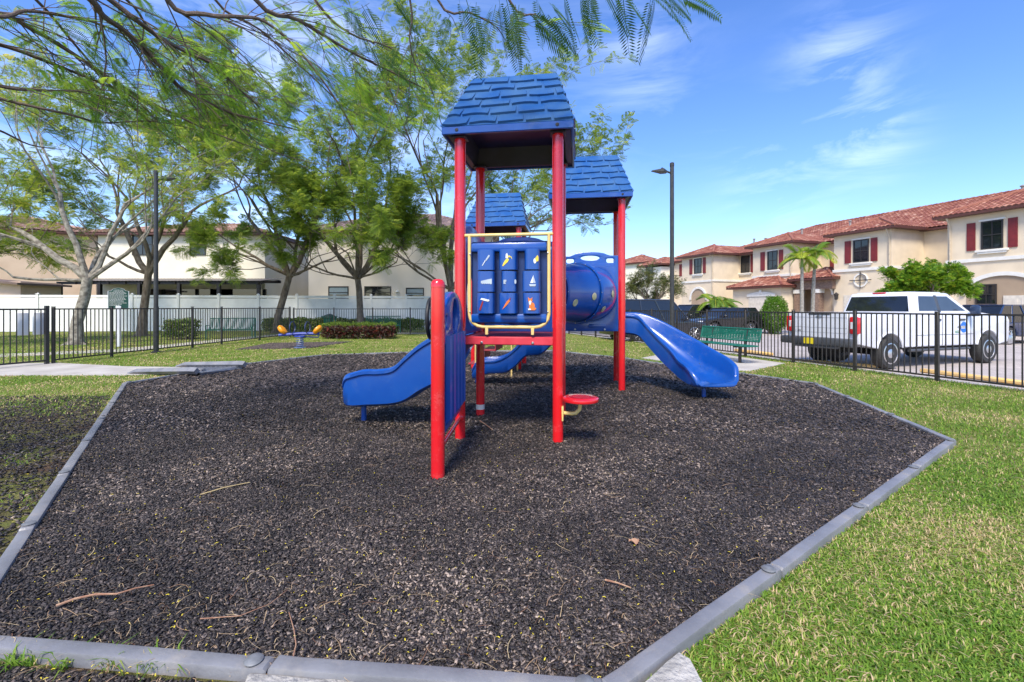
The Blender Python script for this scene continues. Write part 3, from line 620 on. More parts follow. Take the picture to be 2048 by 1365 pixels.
# shingled roofs
def shingle_face(g, A, B, D, E, rows=6, cols=4.4, seed=0):
    """A,B eave left/right, D,E ridge right/left, all Vector; raised scalloped shingles"""
    rnd = random.Random(seed); A, B, D, E = map(Vector, (A, B, D, E)); nrm = (B - A).cross(E - A).normalized()
    def pt(s, t): return (A.lerp(E, t)).lerp(B.lerp(D, t), s)
    for r in range(rows):
        t0, t1 = r / rows, (r + 1) / rows; wid0 = (B - A).length; tw = (pt(1, t0) - pt(0, t0)).length
        n = cols * tw / wid0 if rows > 1 else cols
        k = 0; s = -(.5 if r % 2 else .08) / n
        while s < 1:
            s1 = s + (1 / n) * rnd.uniform(.92, 1.08); a, b_ = max(0, s + .05 / n), min(1, s1 - .05 / n)
            if b_ - a > .03:
                cv = rnd.choice((-1, 1, 0, .6, -.6)); m = 6; top, low, lip = [], [], []
                for i in range(m + 1):
                    q = i / m; ss = a + (b_ - a) * q; bulge = cv * .12 * math.sin(math.pi * q) / rows * (1 if abs(cv) == 1 else 1)
                    if abs(cv) == .6: bulge = cv * .18 * (q - .5) / rows
                    top.append(pt(ss, min(t1, .999)) + nrm * .003); low.append(pt(ss, max(t0 + .10 / rows - bulge, t0)) + nrm * .024); lip.append(pt(ss, max(t0 + .10 / rows - bulge - .03 / rows, t0 - .001)) + nrm * .001)
                g.grid([top, low, lip])
                g.add([top[0], low[0], lip[0], pt(a, t1)], [(0, 1, 2)]); g.add([top[-1], low[-1], lip[-1]], [(0, 1, 2)])
            s = s1
def roof(tu, tv, seed):
    cx, cy = tu + S_ / 2, tv + S_ / 2; hw, hd, zb, zf, zr = .70, .68, 3.30, 3.385, 4.22
    rx = .49; g = MB()
    A, B, Cc, D = Vector((cx - hw, cy - hd, zf)), Vector((cx + hw, cy - hd, zf)), Vector((cx + hw, cy + hd, zf)), Vector((cx - hw, cy + hd, zf))
    L_, R_ = Vector((cx - rx, cy, zr)), Vector((cx + rx, cy, zr))
    g.add([A, B, R_, L_], [(0, 1, 2, 3)]); g.add([Cc, D, L_, R_], [(0, 1, 2, 3)]); g.add([B, Cc, R_], [(0, 1, 2)]); g.add([D, A, L_], [(0, 1, 2)])
    shingle_face(g, A, B, R_, L_, seed=seed); shingle_face(g, Cc, D, L_, R_, seed=seed + 1)
    shingle_face(g, B, Cc, R_ + Vector((0, .02, 0)), R_ - Vector((0, .02, 0)), seed=seed + 2); shingle_face(g, D, A, L_ - Vector((0, .02, 0)), L_ + Vector((0, .02, 0)), seed=seed + 3)
    ob = g.build('roof', blue_roof, ps, sharp=25)
    g = MB()                                           # fascia ring with rounded lower edge
    for c, d in (((cx, cy - hd + .012, (zb + zf) / 2), (2 * hw + .004, .03, zf - zb)), ((cx, cy + hd - .012, (zb + zf) / 2), (2 * hw + .004, .03, zf - zb)), ((cx - hw + .012, cy, (zb + zf) / 2), (.03, 2 * hd - .036, zf - zb)), ((cx + hw - .012, cy, (zb + zf) / 2), (.03, 2 * hd - .036, zf - zb))): g.box(c, d, r=.008)
    g.build('fascia', blue, ob)
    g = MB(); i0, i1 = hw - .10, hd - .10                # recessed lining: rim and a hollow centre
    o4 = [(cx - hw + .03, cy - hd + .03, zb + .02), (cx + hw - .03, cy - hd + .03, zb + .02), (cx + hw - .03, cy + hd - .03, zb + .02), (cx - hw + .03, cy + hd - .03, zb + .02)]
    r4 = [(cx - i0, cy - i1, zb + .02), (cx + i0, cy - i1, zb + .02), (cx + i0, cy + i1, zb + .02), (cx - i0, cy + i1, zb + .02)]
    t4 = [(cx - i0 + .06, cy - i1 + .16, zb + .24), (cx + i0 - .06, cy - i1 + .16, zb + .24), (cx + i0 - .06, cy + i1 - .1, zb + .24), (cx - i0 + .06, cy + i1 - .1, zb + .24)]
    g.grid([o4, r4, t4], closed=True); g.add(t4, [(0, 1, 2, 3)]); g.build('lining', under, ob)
    g = MB()
    for sx in (-1, 1):
        for sy in (-1, 1): g.lathe((cx + sx * (hw - .07), cy + sy * (hd - .07), zb + .014), [(.035, 0), (.030, .002), (.02, .004)], 16)
    g.build('rim_dimple', hole, ob)
    g = MB()
    for u in (tu + .0, tu + S_): g.lathe((u, cy - hd - .003, (zb + zf) / 2), [(.020, 0), (.018, -.004), (.012, -.005)], 16, axis=(0, 1, 0))
    g.build('bolt', hole, ob)
    for u in (tu, tu + S_):
        for v in (tv, tv + S_): g = MB(); g.box((u, v, zb - .0), (.16, .16, .02), r=.004); g.build('post_bracket', under, ob)
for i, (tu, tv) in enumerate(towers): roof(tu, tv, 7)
# front activity panel: yellow pipe frame with nine turning picture blocks
fr = MB(); y0 = -.0
zt, zb = 2.235, 1.235
fr.tube([(.045, y0, zt), (S_ - .045, y0, zt)], .019, 12)
path = [(.145, y0, zt)] + [(.145, y0, zb + .14)] + [(.145 + .14 * (1 - math.cos(R(a))), y0, zb + .14 - .14 * math.sin(R(a))) for a in (22, 45, 67, 90)] + [(.95 - .14 * (1 - math.cos(R(a))), y0, zb + .14 - .14 * math.sin(R(a))) for a in (90, 67, 45, 22)] + [(.95, y0, zb + .14), (.95, y0, zt)]
path = [Vector(((p[0] - .145) / .805 * .87 + .105, p[1], p[2])) for p in path]
fr.tube(path, .019, 12)
frame_o = fr.build('picture_panel', yellow, ps)
for u in (.30, .80): g = MB(); g.box((u, y0 - .012, 1.19), (.032, .022, .075), r=.003); g.build('bracket', yellow, frame_o)
for c in ((.54, .012, 2.10), (.54, .012, 1.33)):
    g = MB(); g.box(c, (.83, .085, .10), r=.025, seg=2); g.build('panel_rail', blue, frame_o)
g = MB(); g.box((.54, .055, 1.72), (.84, .02, .90), r=.01); g.build('back_board', navy, frame_o)
g = MB()
for u in (.3, .54, .78): g.cyl((u, .0, 1.36), (u, .0, 2.07), .012)
g.build('spindle', navy, frame_o)
wht = mat('decal_white', (.8, .82, .8), .4); dor = mat('decal_orange', (.80, .20, .03), .4); dye = mat('decal_yellow', (.85, .62, .05), .4); dbr = mat('decal_brown', (.30, .03, .03), .4); dgy = mat('decal_grey', (.48, .55, .62), .4); dgr = mat('decal_green', (.1, .25, .05), .5)
ART = {
 'screwdriver': [(wht, [(-.05, -.07), (-.042, -.073), (-.0, -.01), (-.008, -.003)]), (dgy, [(-.004, .0), (.010, -.012), (.054, .045), (.048, .06), (.036, .056)])],
 'banana': [(dye, [(-.06, -.075), (-.045, -.04), (-.02, -.005), (.01, .02), (.03, .0), (.012, -.03), (-.02, -.055), (-.05, -.08)]), (dye, [(.0, .02), (.05, .03), (.072, .0), (.066, .03), (.03, .05)]), (wht, [(-.015, .015), (-.012, .065), (.006, .078), (.018, .05), (.016, .015)])],
 'egg': [(wht, circ(.03, -.02, .022, .032, 14)), (dye, [(.032, .01), (.07, .05), (.085, .03), (.085, -.02), (.052, -.03)])],
 'saw': [(dgy, [(-.06, -.02), (-.06, .008), (.045, .03), (.085, .036), (.085, -.03), (.06, -.03)] + [(.06 - i * .012, -.03 + (.008 if i % 2 else 0)) for i in range(1, 10)])],
 'key': [(dgy, [(-.095, -.03), (-.06, -.03), (-.06, -.015), (-.075, -.01), (-.05, .0), (-.05, .02), (-.095, .02)]), (dgy, circ(.088, -.002, .016, .028, 12))],
 'sailboat': [(wht, [(-.0, -.02), (.045, .075), (.045, -.02)]), (dgy, [(.052, -.02), (.052, .05), (.072, -.02)]), (dgy, [(-.015, -.035), (.08, -.035), (.07, -.06), (.0, -.06)])],
 'hammer': [(dbr, [(-.075, -.08), (-.05, -.085), (-.012, .02), (-.028, .032)]), (wht, [(-.06, .045), (-.04, .065), (.0, .06), (.05, .045), (.062, .05), (.068, .03), (.05, .022), (-.01, .035), (-.04, .045)])],
 'carrot': [(dor, [(-.06, -.075), (-.005, -.03), (.05, .03), (.035, .05), (.0, .02), (-.03, -.025)]), (dbr, [(.04, .03), (.06, .065), (.05, .06), (.045, .07), (.036, .05)])],
 'cat': [(dor, circ(.01, -.03, .034, .042, 16)), (dor, circ(-.015, .035, .028, .022, 14)), (dor, [(-.04, .04), (-.044, .075), (-.02, .055)]), (dor, [(-.005, .055), (.012, .075), (.010, .04)]), (dor, [(-.03, .01), (.0, .01), (.0, -.07), (-.03, -.07)]), (dor, [(-.0, -.06), (.05, -.05), (.064, -.065), (.04, -.082), (-.01, -.08)]), (wht, [(-.035, .02), (-.015, .035), (.002, .018), (-.012, -.02), (-.028, -.015)]), (wht, [(-.045, -.062), (-.01, -.062), (-.005, -.078), (-.04, -.08)])]}
LAY = [('screwdriver', 'banana', 'egg'), ('saw', 'key', 'sailboat'), ('hammer', 'carrot', 'cat')]
YAW = [(6, -6, 12), (4, 14, -7), (-3, -7, 2)]
for r, row in enumerate(LAY):
    for c, nm in enumerate(row):
        u = (.30, .545, .795)[c]; z = 1.955 - r * .232; ya = R(YAW[r][c]); Mr = Matrix.Rotation(ya, 4, 'Z')
        wd = .186 if abs(YAW[r][c]) < 10 else .158
        g = MB(); pts = rrect(-wd / 2, -.085, wd / 2, .085, .045, 5)
        g.prism(pts, -.106, .106, Matrix.Translation((u, -.03, z)) @ Mr)
        g.prism([(x * .97, y * .97) for x, y in pts], .106, .111, Matrix.Translation((u, -.03, z)) @ Mr)
        blk = g.build('picture_block', blue, frame_o, sharp=30)
        bymat = {}
        for k, (m_, poly) in enumerate(ART[nm]):
            g = bymat.setdefault(m_.name, (MB(), m_))[0]
            sc_ = wd / .198 * .86; Mx = Matrix.Translation((u, -.03, z)) @ Mr @ frame((0, -.087 - .0012 * (k + 1), 0), (1, 0, 0), (0, 0, 1))
            g.plate([[(x * sc_, y * .88) for x, y in poly]], .002, Mx)
        for g, m_ in bymat.values(): g.build(nm + '_picture', m_, blk, sharp=0)
g = MB()
for u in (.115, .965):
    for z in (2.03, 1.40): g.lathe((u, -.019, z), [(.008, 0), (.008, -.004), (.004, -.006)], 10, axis=(0, 1, 0))
g.build('bolt', steel, frame_o)
# panels with a tunnel hole and hand openings
def hood_panel(origin, xd, wd, zlo, zhi, hole_r=None, hz=1.62, lab='tunnel_panel', handles=True):
    out = [(0, zlo), (wd, zlo), (wd, zhi - .07), (wd * .86, zhi - .065)] + [(wd * (.5 + .30 * math.cos(R(a))), zhi - .06 + .06 * math.sin(R(a))) for a in range(15, 170, 15)] + [(wd * .14, zhi - .065), (0, zhi - .07)]
    holes = []
    if hole_r: holes.append(circ(wd / 2, hz, hole_r, n=36))
    if handles: holes += [circ(wd / 2, zhi - .105, wd * .17, .042, 18), rrect(.07, zhi - .19, .20, zhi - .115, .03), rrect(wd - .20, zhi - .19, wd - .07, zhi - .115, .03)]
    g = MB(); g.plate([out] + holes, .06, frame(origin, xd, (0, 0, 1)), bevel=.012)
    ob = g.build(lab, blue, ps, sharp=30)
    if hole_r:
        g = MB(); Mx = frame(origin, xd, (0, 0, 1)); pth = [Mx @ Vector((wd / 2 + (hole_r + .02) * math.cos(2 * math.pi * i / 40), hz + (hole_r + .02) * math.sin(2 * math.pi * i / 40), .035)) for i in range(40)]
        g.tube(pth, .022, 8, closed=True); g.build('collar', blue, ob)
    return ob
t2u, t2v = towers[1]
hp = hood_panel((.06, S_ - .0, 0), (1, 0, 0), S_ - .12, 1.13, 2.37, .40, 1.66)
hp2 = hood_panel((t2u + .06, t2v, 0), (1, 0, 0), S_ - .12, 1.04, 2.40, .42, 1.68)
g = MB(); g.plate([rrect(t2u + .50, 1.10, t2u + .80, 1.165, .03)], .012, frame((0, t2v - .034, 0), (1, 0, 0), (0, 0, 1)), bevel=.003); g.build('maker_plate', blue, hp2)
g = MB()
for u in (t2u + .28, t2u + .78): g.lathe((u, t2v - .033, 1.07), [(.018, 0), (.016, -.008), (.008, -.012)], 12, axis=(0, 1, 0))
g.build('bolt', steel, hp2)
# S-shaped crawl tunnel
A, B = Vector((S_ / 2, S_ + .02, 1.66)), Vector((t2u + S_ / 2, t2v - .02, 1.68))
ctrl = [A, A + Vector((0, .75, 0)), B - Vector((0, .75, 0)), B]
def bez(c, t): return c[0] * (1 - t) ** 3 + c[1] * 3 * t * (1 - t) ** 2 + c[2] * 3 * t * t * (1 - t) + c[3] * t ** 3
pth = [bez(ctrl, i / 28) for i in range(29)]
rad = [.435 + .022 * math.sin(math.pi * ((i * 2 / 28) % 1.0)) for i in range(29)]
g = MB(); g.tube(pth, rad, 36, cap=False); tun = g.build('tunnel', blue, ps, sharp=60)
md = tun.modifiers.new('thickness', 'SOLIDIFY'); md.thickness = .012
for k in (9, 19):
    d = (pth[k + 1] - pth[k - 1]).normalized(); g = MB(); ax = Vector((0, 0, 1)); sidev = d.cross(ax).normalized()
    for off in (-.012, .012):
        g.tube([pth[k] + d * off + (ax * math.cos(2 * math.pi * i / 40) + sidev * math.sin(2 * math.pi * i / 40)) * (rad[k] + .018) for i in range(40)], .014, 6, closed=True)
    g.build('flange', blue, tun)
    for i in range(16):
        e = ax * math.cos(2 * math.pi * i / 16) + sidev * math.sin(2 * math.pi * i / 16); c = pth[k] + e * (rad[k] + .02) - d * .026; g = MB(); g.lathe(c, [(.009, 0), (.006, .004)], 8, axis=tuple(-d)); g.build('bolt', steel, tun)
win = mat('tunnel_porthole_light', (.62, .55, .33), .35, col2=(.45, .42, .2), scale=18)
for k, ang in ((4, 150), (12, 100), (20, 128), (22, 88), (12, 250), (17, 262), (23, 268), (21, 236)):
    d = (pth[k + 1] - pth[k - 1]).normalized(); ax = Vector((0, 0, 1)); sidev = d.cross(ax).normalized(); a = R(ang)
    e = ax * math.cos(a) + sidev * -abs(math.sin(a)) if ang < 180 else ax * math.cos(a) + sidev * abs(math.sin(a)) * 1
    e = e.normalized(); c = pth[k] + e * (rad[k] + .004); g = MB(); g.lathe(c, [(.056, 0), (.054, .004), (.038, .006)], 18, axis=tuple(e)); g.build('porthole', win, tun)
# slides --------------------------------------------------
def slide(st, name, support, close_end=True):
    """st: (x,y, zrim, zbed, zbot, halfwidth[, zrim_far])  local coordinates; rim tops both sides"""
    rows = []; n = len(st)
    for i, s in enumerate(st):
        a, b_ = st[max(i - 1, 0)], st[min(i + 1, n - 1)]; d = Vector((b_[0] - a[0], b_[1] - a[1], 0)).normalized(); q = Vector((-d.y, d.x, 0)); c = Vector((s[0], s[1], 0)); zr, zb_, zo, hw = s[2:6]; zf = s[6] if len(s) > 6 else zr
        def v(o_, z): return c + q * o_ + Vector((0, 0, z))
        rows.append([v(-hw * .82, zo), v(-hw * .96, zo + .03), v(-hw * 1.0, (zo + zr) / 2), v(-hw * .985, zr - .075), v(-hw * 1.06, zr - .055), v(-hw * 1.06, zr - .02), v(-hw * 1.0, zr - .004), v(-hw * .95, zr), v(-hw * .88, zr - .004), v(-hw * .83, zr - .03), v(-hw * .74, zb_ + (zr - zb_) * .38), v(-hw * .60, zb_ + .03), v(-hw * .35, zb_), v(0, zb_ - .005),
                     v(hw * .35, zb_), v(hw * .60, zb_ + .03), v(hw * .74, zb_ + (zf - zb_) * .38), v(hw * .83, zf - .03), v(hw * .88, zf - .004), v(hw * .95, zf), v(hw * 1.0, zf - .004), v(hw * 1.06, zf - .02), v(hw * 1.06, zf - .055), v(hw * .985, zf - .075), v(hw * 1.0, (zo + zf) / 2), v(hw * .96, zo + .03), v(hw * .82, zo), v(0, zo - .01)])
    # smooth by Catmull-Rom between stations
    fine = []
    for i in range(n - 1):
        p0, p1, p2, p3 = rows[max(i - 1, 0)], rows[i], rows[i + 1], rows[min(i + 2, n - 1)]
        for k in range(4):
            t = k / 4; fine.append([(p1[j] * 2 + (p2[j] - p0[j]) * t + (p0[j] * 2 - p1[j] * 5 + p2[j] * 4 - p3[j]) * t * t + (p1[j] * 3 - p0[j] - p2[j] * 3 + p3[j]) * t ** 3) * .5 for j in range(28)])
    fine.append(rows[-1]); m = len(fine)
    g = MB(); g.grid(fine, closed=True)
    last = fine[-1]; first = fine[0]
    g.add(first, [tuple(range(28))]); g.add(last, [tuple(range(27, -1, -1))])
    o_ = g.build(name, blue, ps, sharp=50)
    if support:
        x, y, z = support; g = MB(); g.cyl((x, y, -.1), (x, y, z), .032, n=14); g.box((x, y, z - .01), (.16, .12, .02), r=.005); g.build('support_leg', blue, o_)
    return o_
def dirv(u): return u
# left slide: leaves tower 1 on its left side
zs = [(-.02, 1.18, 1.10, 1.00, .33), (-.18, 1.16, 1.02, .72, .33), (-.36, 1.06, .86, .56, .33), (-.56, .94, .72, .45, .33), (-.73, .80, .60, .34, .33), (-.87, .68, .50, .295, .33), (-1.05, .645, .45, .275, .33), (-1.22, .64, .41, .265, .335), (-1.38, .60, .38, .25, .33), (-1.48, .56, .36, .255, .31), (-1.53, .47, .35, .28, .27)]
slide([(u, .56, a, b_, c, d, a + .075) for u, a, b_, c, d in zs], 'slide', (-1.36, .50, .29))
g = MB()                                               # arched entry hood of the left slide
hood_panel((-.0, S_ - .06, 0), (0, -1, 0), S_ - .12, 1.14, 2.42, .34, 1.56, 'slide_hood', handles=False)
# wave slide from tower 2 going left
zs = []
for u, zr, zb_, zo in ((0, 1.25, 1.10, .98), (-.12, 1.12, .98, .80), (-.30, 1.0, .80, .62), (-.45, .97, .74, .585), (-.58, .93, .72, .57), (-.68, .84, .66, .50), (-.80, .72, .52, .37), (-.95, .60, .42, .27), (-1.12, .52, .36, .245), (-1.28, .50, .34, .235), (-1.42, .49, .30, .19), (-1.52, .44, .26, .15), (-1.58, .33, .22, .14)):
    zs.append((t2u + u, t2v + .45, zr, zb_, zo, .28))
slide(zs, 'wave_slide', (t2u - 1.53, t2v + .35, .20))
# right curved slide from tower 2
cs = [((2.02, 8.36), 1.34, 1.13, .98, .30, 1.36), ((2.30, 8.30), 1.31, 1.06, .94, .31, 1.34), ((2.54, 8.15), 1.12, .86, .74, .32, 1.20), ((2.74, 7.94), .93, .64, .53, .335, 1.03), ((2.91, 7.70), .76, .46, .37, .35, .87), ((3.01, 7.46), .62, .36, .28, .365, .74), ((3.07, 7.22), .56, .32, .24, .375, .65), ((3.09, 7.02), .46, .31, .235, .35, .55), ((3.09, 6.92), .345, .31, .26, .30, .40)]
zs = []
for (x, y), zr, zb_, zo, hw, zf_ in cs:
    p = wl((x, y, 0)); zs.append((p.x, p.y, zr, zb_, zo, hw, zf_))
sp = wl((3.0, 7.2, 0)); slide(zs, 'curved_slide', (sp.x, sp.y, .27))
hood_panel((t2u + S_, t2v + .06, 0), (0, 1, 0), S_ - .12, 1.05, 1.50, None, handles=False, lab='slide_entry_panel')
# guard panels on the far tower
hood_panel((towers[2][0] + .06, 5.58, 0), (1, 0, 0), S_ - .12, 1.14, 1.95, None, lab='guard_panel')
# steps with yellow rails by the far tower
st_ = MB()
for i, z in enumerate((.28, .56, .84)):
    st_.box((-.35 - .28 * (2 - i) + .1, 4.85, z), (.30, .9, .03), r=.005); st_.box((-.35 - .28 * (2 - i) + .24, 4.85, z + .12), (.015, .9, .26))
so = st_.build('steps', red_deck, ps)
g = MB()
for v in (4.38, 5.32): g.tube([(-.05, v, 0), (-.05, v, 1.7), (-.25, v, 1.78), (-.8, v, 1.1), (-.8, v, .0)], .017, 8)
g.build('handrail', yellow, so)
# single front post with steering wheel panel
ub, vb = .119, -1.205
post(ub, vb, 1.685, cap=True, r=.058)
dv = Vector((0 - ub, 0 - vb, 0)); Lp = dv.length; dn = dv.normalized()
Mx = frame((ub, vb, 0), tuple(dn), (0, 0, 1))
low = [(.06, .42), (Lp - .06, .42), (Lp - .06, 1.22), (.06, 1.22)]
g = MB(); g.plate([rrect(.075, .33, Lp - .07, 1.24, .04)], .035, Mx, bevel=.01)
for k in range(5):                                    # upright ribs
    x = .20 + k * (Lp - .40) / 4; g.tube([Mx @ Vector((x, .42, .014)), Mx @ Vector((x, .47, .040)), Mx @ Vector((x, 1.20, .040))], [.03, .048, .048], 8)
pan = g.build('wheel_panel', blue, ps, sharp=35)
head = [(.075, 1.12), (Lp - .07, 1.16)] + [(Lp * .5 + (Lp * .5 - .08) * math.cos(R(a)), 1.30 + .30 * math.sin(R(a))) for a in range(0, 181, 12)]
g = MB(); g.plate([head, circ(Lp * .52, 1.34, .17, .19, 24), rrect(.13, 1.27, .22, 1.38, .02)], .09, Mx, bevel=.02); g.build('panel_head', blue, pan, sharp=35)
g = MB(); g.lathe(Mx @ Vector((Lp * .52, 1.34, -.02)), [(.172, 0), (.165, .012), (.05, .016)], 24, axis=tuple(Mx.to_3x3() @ Vector((0, 0, 1)))); g.build('dished_hub', blue, pan)
g = MB()
for z in (1.25, 1.43): g.lathe(Mx @ Vector((Lp * .52, z, .0)), [(.014, 0), (.012, .008), (.006, .012)], 12, axis=tuple(Mx.to_3x3() @ Vector((0, 0, 1))))
g.build('bolt', steel, pan)
g = MB(); wc = Mx @ Vector((Lp * .40, 1.345, -.16)); e1, e2 = dn, Vector((0, 0, 1)); e3 = e1.cross(e2)
g.tube([wc + (e1 * math.cos(2 * math.pi * i / 32) + e2 * math.sin(2 * math.pi * i / 32)) * .185 for i in range(32)], .019, 10, closed=True)
for a in (90, 210, 330): g.tube([wc, wc + (e1 * math.cos(R(a)) + e2 * math.sin(R(a))) * .18], .012, 8)
g.cyl(wc, Mx @ Vector((Lp * .40, 1.345, -.02)), .02); g.build('steering_wheel', black_wheel, pan)
g = MB(); g.tube([Mx @ Vector((.05, .24, 0)), Mx @ Vector((Lp - .05, .24, 0))], .022, 10); g.box(Mx @ Vector((Lp - .07, .24, .03)), (.05, .05, .05)); g.build('lower_rail', red, pan)
# round stool seat on a bent yellow arm
sc_ = wl((.715, 4.80, 0)); p1 = wl((.545, 4.86, 0))
g = MB(); g.lathe((sc_.x, sc_.y, .495), [(.05, -.03), (.165, -.028), (.186, -.018), (.19, 0), (.186, .014), (.17, .022), (.10, .024), (.01, .022)], 32); seat = g.build('round_seat', red, ps)
g = MB(); g.tube([(p1.x, p1.y, .335), ((p1.x + sc_.x) / 2, (p1.y + sc_.y) / 2, .335), (sc_.x - .05, sc_.y, .345), (sc_.x - .012, sc_.y, .385), (sc_.x, sc_.y, .465)], .021, 10); g.box((p1.x - .01, p1.y, .33), (.02, .08, .15), r=.004); g.build('seat_arm', yellow, seat)
# age stickers on post foot
g = MB(); p = (0, S_, 0); g.tube([(0, S_, .10), (0, S_, .165)], .0585, 24, cap=False); g.build('white_sticker', mat('sticker_white', (.7, .62, .58), .5), ps)

# ================================================================ SPRING SEESAW
c = at(600, 697); sw = empty('spring_seesaw', (c.x, c.y, 0), R(4), 'blue spring seesaw with orange seats on a mulch patch', 'seesaw')
g = MB(); g.tube([(math.cos(a) * .12, math.sin(a) * .12, .05 + .32 * a / (2 * math.pi * 5)) for a in [i * .35 for i in range(91)]], .014, 6); g.lathe((0, 0, .02), [(.2, 0), (.2, .02), (.16, .03)], 20); g.build('spring', mat('pale_blue_spring', (.12, .17, .33), .35, coat=.2), sw)
g = MB(); g.tube([(-.72, 0, .47), (0, 0, .52), (.66, 0, .52)], .05, 8); g.box((0, 0, .42), (.34, .2, .06), r=.02)
g.tube([(-.35, .1, .5), (-.05, .1, .47), (.02, .1, .36)], .03, 6); g.tube([(.62, .1, .46), (.60, .1, .38), (.2, .1, .40), (.03, .1, .36)], .02, 6); g.build('beam', spring_blue, sw)
for s in (-1, 1):
    g = MB(); rows = []
    for i in range(7):
        t = i / 6; rows.append([Vector((s * (.42 + .30 * t), (.17 * math.sin(math.pi * (.18 + .7 * t))) * math.cos(a), .545 + .20 * t * t + .03 * abs(math.sin(a)) + (.035 if math.sin(a) > 0 else -.01) * math.sin(math.pi * t))) for a in [2 * math.pi * k / 12 for k in range(12)]])
    g.lathe((s * .60, 0, .66), [(.10, -.09), (.17, -.06), (.19, 0), (.17, .05), (.10, .07)], 16, axis=(-s * .75, 0, .66)); g.build('seat', orange, sw, sharp=50)
    g = MB(); g.tube([(s * .26 + math.cos(a) * .02, math.cos(a) * .20, .74 + math.sin(a) * .20) for a in [2 * math.pi * k / 24 for k in range(24)]], .016, 6, closed=True)
    g.build('hand_ring', mat('dark_blue_ring', (.03, .05, .14), .4), sw).rotation_euler = (0, 0, 0)
for o_ in sw.children:
    if o_.name.startswith('hand_ring'):
        pass
# ================================================================ BENCHES, BIN, LAMPS, SIGN
def perf_plate(g, M, w_, h_, nx_, ny_, r=.3):
    """sheet with round-ish perforations: quads around square holes"""
    cw, ch = w_ / nx_, h_ / ny_
    for i in range(nx_):
        for j in range(ny_):
            x0, y0 = i * cw, j * ch; x1, y1 = x0 + cw, y0 + ch; a, b_ = x0 + cw * r, x1 - cw * r; c_, d_ = y0 + ch * r, y1 - ch * r
            vs = [(x0, y0), (x1, y0), (x1, y1), (x0, y1), (a, c_), (b_, c_), (b_, d_), (a, d_)]
            g.add([M @ Vector((x, y, 0)) for x, y in vs], [(0, 1, 5, 4), (1, 2, 6, 5), (2, 3, 7, 6), (3, 0, 4, 7)])
c = at(1492, 727); bench = empty('park_bench', (c.x + FD.x * .68, c.y + FD.y * .68, .015), math.atan2(FD.y, FD.x), 'green perforated metal bench on concrete pad beside the lamp post', 'bench')
# local x along the fence (away), local y toward the playground
def bq(x, y, z): return Vector((x, y, z))
g = MB(); Mx = frame((-1.05, -.02, .455), (1, 0, 0), (0, 1, 0)); perf_plate(g, Mx, 2.1, .36, 44, 8)
for yy in (-.02, .34): g.tube([(-1.05, yy, .452), (1.05, yy, .452)], .017, 6)
for xx in (-1.05, 1.05): g.tube([(xx, -.02, .452), (xx, .34, .452)], .017, 6)
g.build('seat', bench_green, bench, sharp=30)
g = MB(); Mx = frame((-1.05, -.055, .56), (1, 0, 0), (0, -.22, 1)); perf_plate(g, Mx, 2.1, .32, 44, 8)
for h_ in (0, .32): q = Vector((0, -.22, 1)).normalized() * h_; g.tube([(-1.05, -.055 + q.y, .56 + q.z), (1.05, -.055 + q.y, .56 + q.z)], .02, 6)
for xx in (-1.05, 1.05): q = Vector((0, -.22, 1)).normalized() * .32; g.tube([(xx, -.055, .56), (xx, -.055 + q.y, .56 + q.z)], .02, 6)
g.build('backrest', bench_green, bench, sharp=30)
for xx in (-.62, .62):
    g = MB(); g.box((xx, .14, .21), (.06, .06, .43), r=.004); g.tube([(xx, .33, .42), (xx, .02, .41), (xx, -.06, .46), (xx, -.13, .86)], .022, 6); g.box((xx, .14, .006), (.15, .15, .012)); g.build('leg', black_iron, bench)
def slat_bench(loc, rz, lab):
    b = empty('slatted_bench', loc, rz, lab, 'bench', 'slatted benches beyond the fence')
    g = MB(); n = 30
    for i in range(n):
        x = -.95 + 1.9 * i / (n - 1); g.tube([(x, -.30, .40), (x, -.27, .44), (x, .05, .42), (x, .14, .55), (x, .22, .92)], .014, 4)
    g.build('seat_slats', bench_green, b, sharp=0)
    g = MB()
    for yz in ((-.30, .40), (.05, .41), (.22, .93)): g.tube([(-.97, *yz), (.97, *yz)], .02, 6)
    g.build('rail', bench_green, b, sharp=0)
    for x in (-.95, .95): g = MB(); g.tube([(x, -.28, 0), (x, -.28, .62), (x, .18, .62)], .022, 5); g.tube([(x, .18, 0), (x, .20, .9)], .022, 5); g.build('leg', bench_green, b)
    return b
sb = slat_bench((-13.1, 21.5, 0), R(14), 'green slatted bench with arm rests beside the left hedge')
b2 = copy_tree(sb, (-7.4, 26.5, 0), R(12), 'green slatted bench just right of the litter bin')
bn = empty('litter_bin', (P(659, 640, 26.2).x, 26.2, 0), 0, 'dark green slatted litter bin between the two tree trunks', 'litter bin')
g = MB()
for k in range(26):
    a = 2 * math.pi * k / 26; e = Vector((math.cos(a), math.sin(a), 0)); g.tube([e * .30 + Vector((0, 0, .08)), e * .33 + Vector((0, 0, .80)), e * .43 + Vector((0, 0, .95))], .02, 4)
g.build('slats', bench_green, bn, sharp=0)
g = MB(); g.lathe((0, 0, 0), [(.27, .05), (.29, .82), (.34, .86), (.30, .98), (.12, 1.06), (.02, 1.08)], 20); g.build('liner_lid', mat('dark_green_liner', (.01, .05, .035), .5), bn)
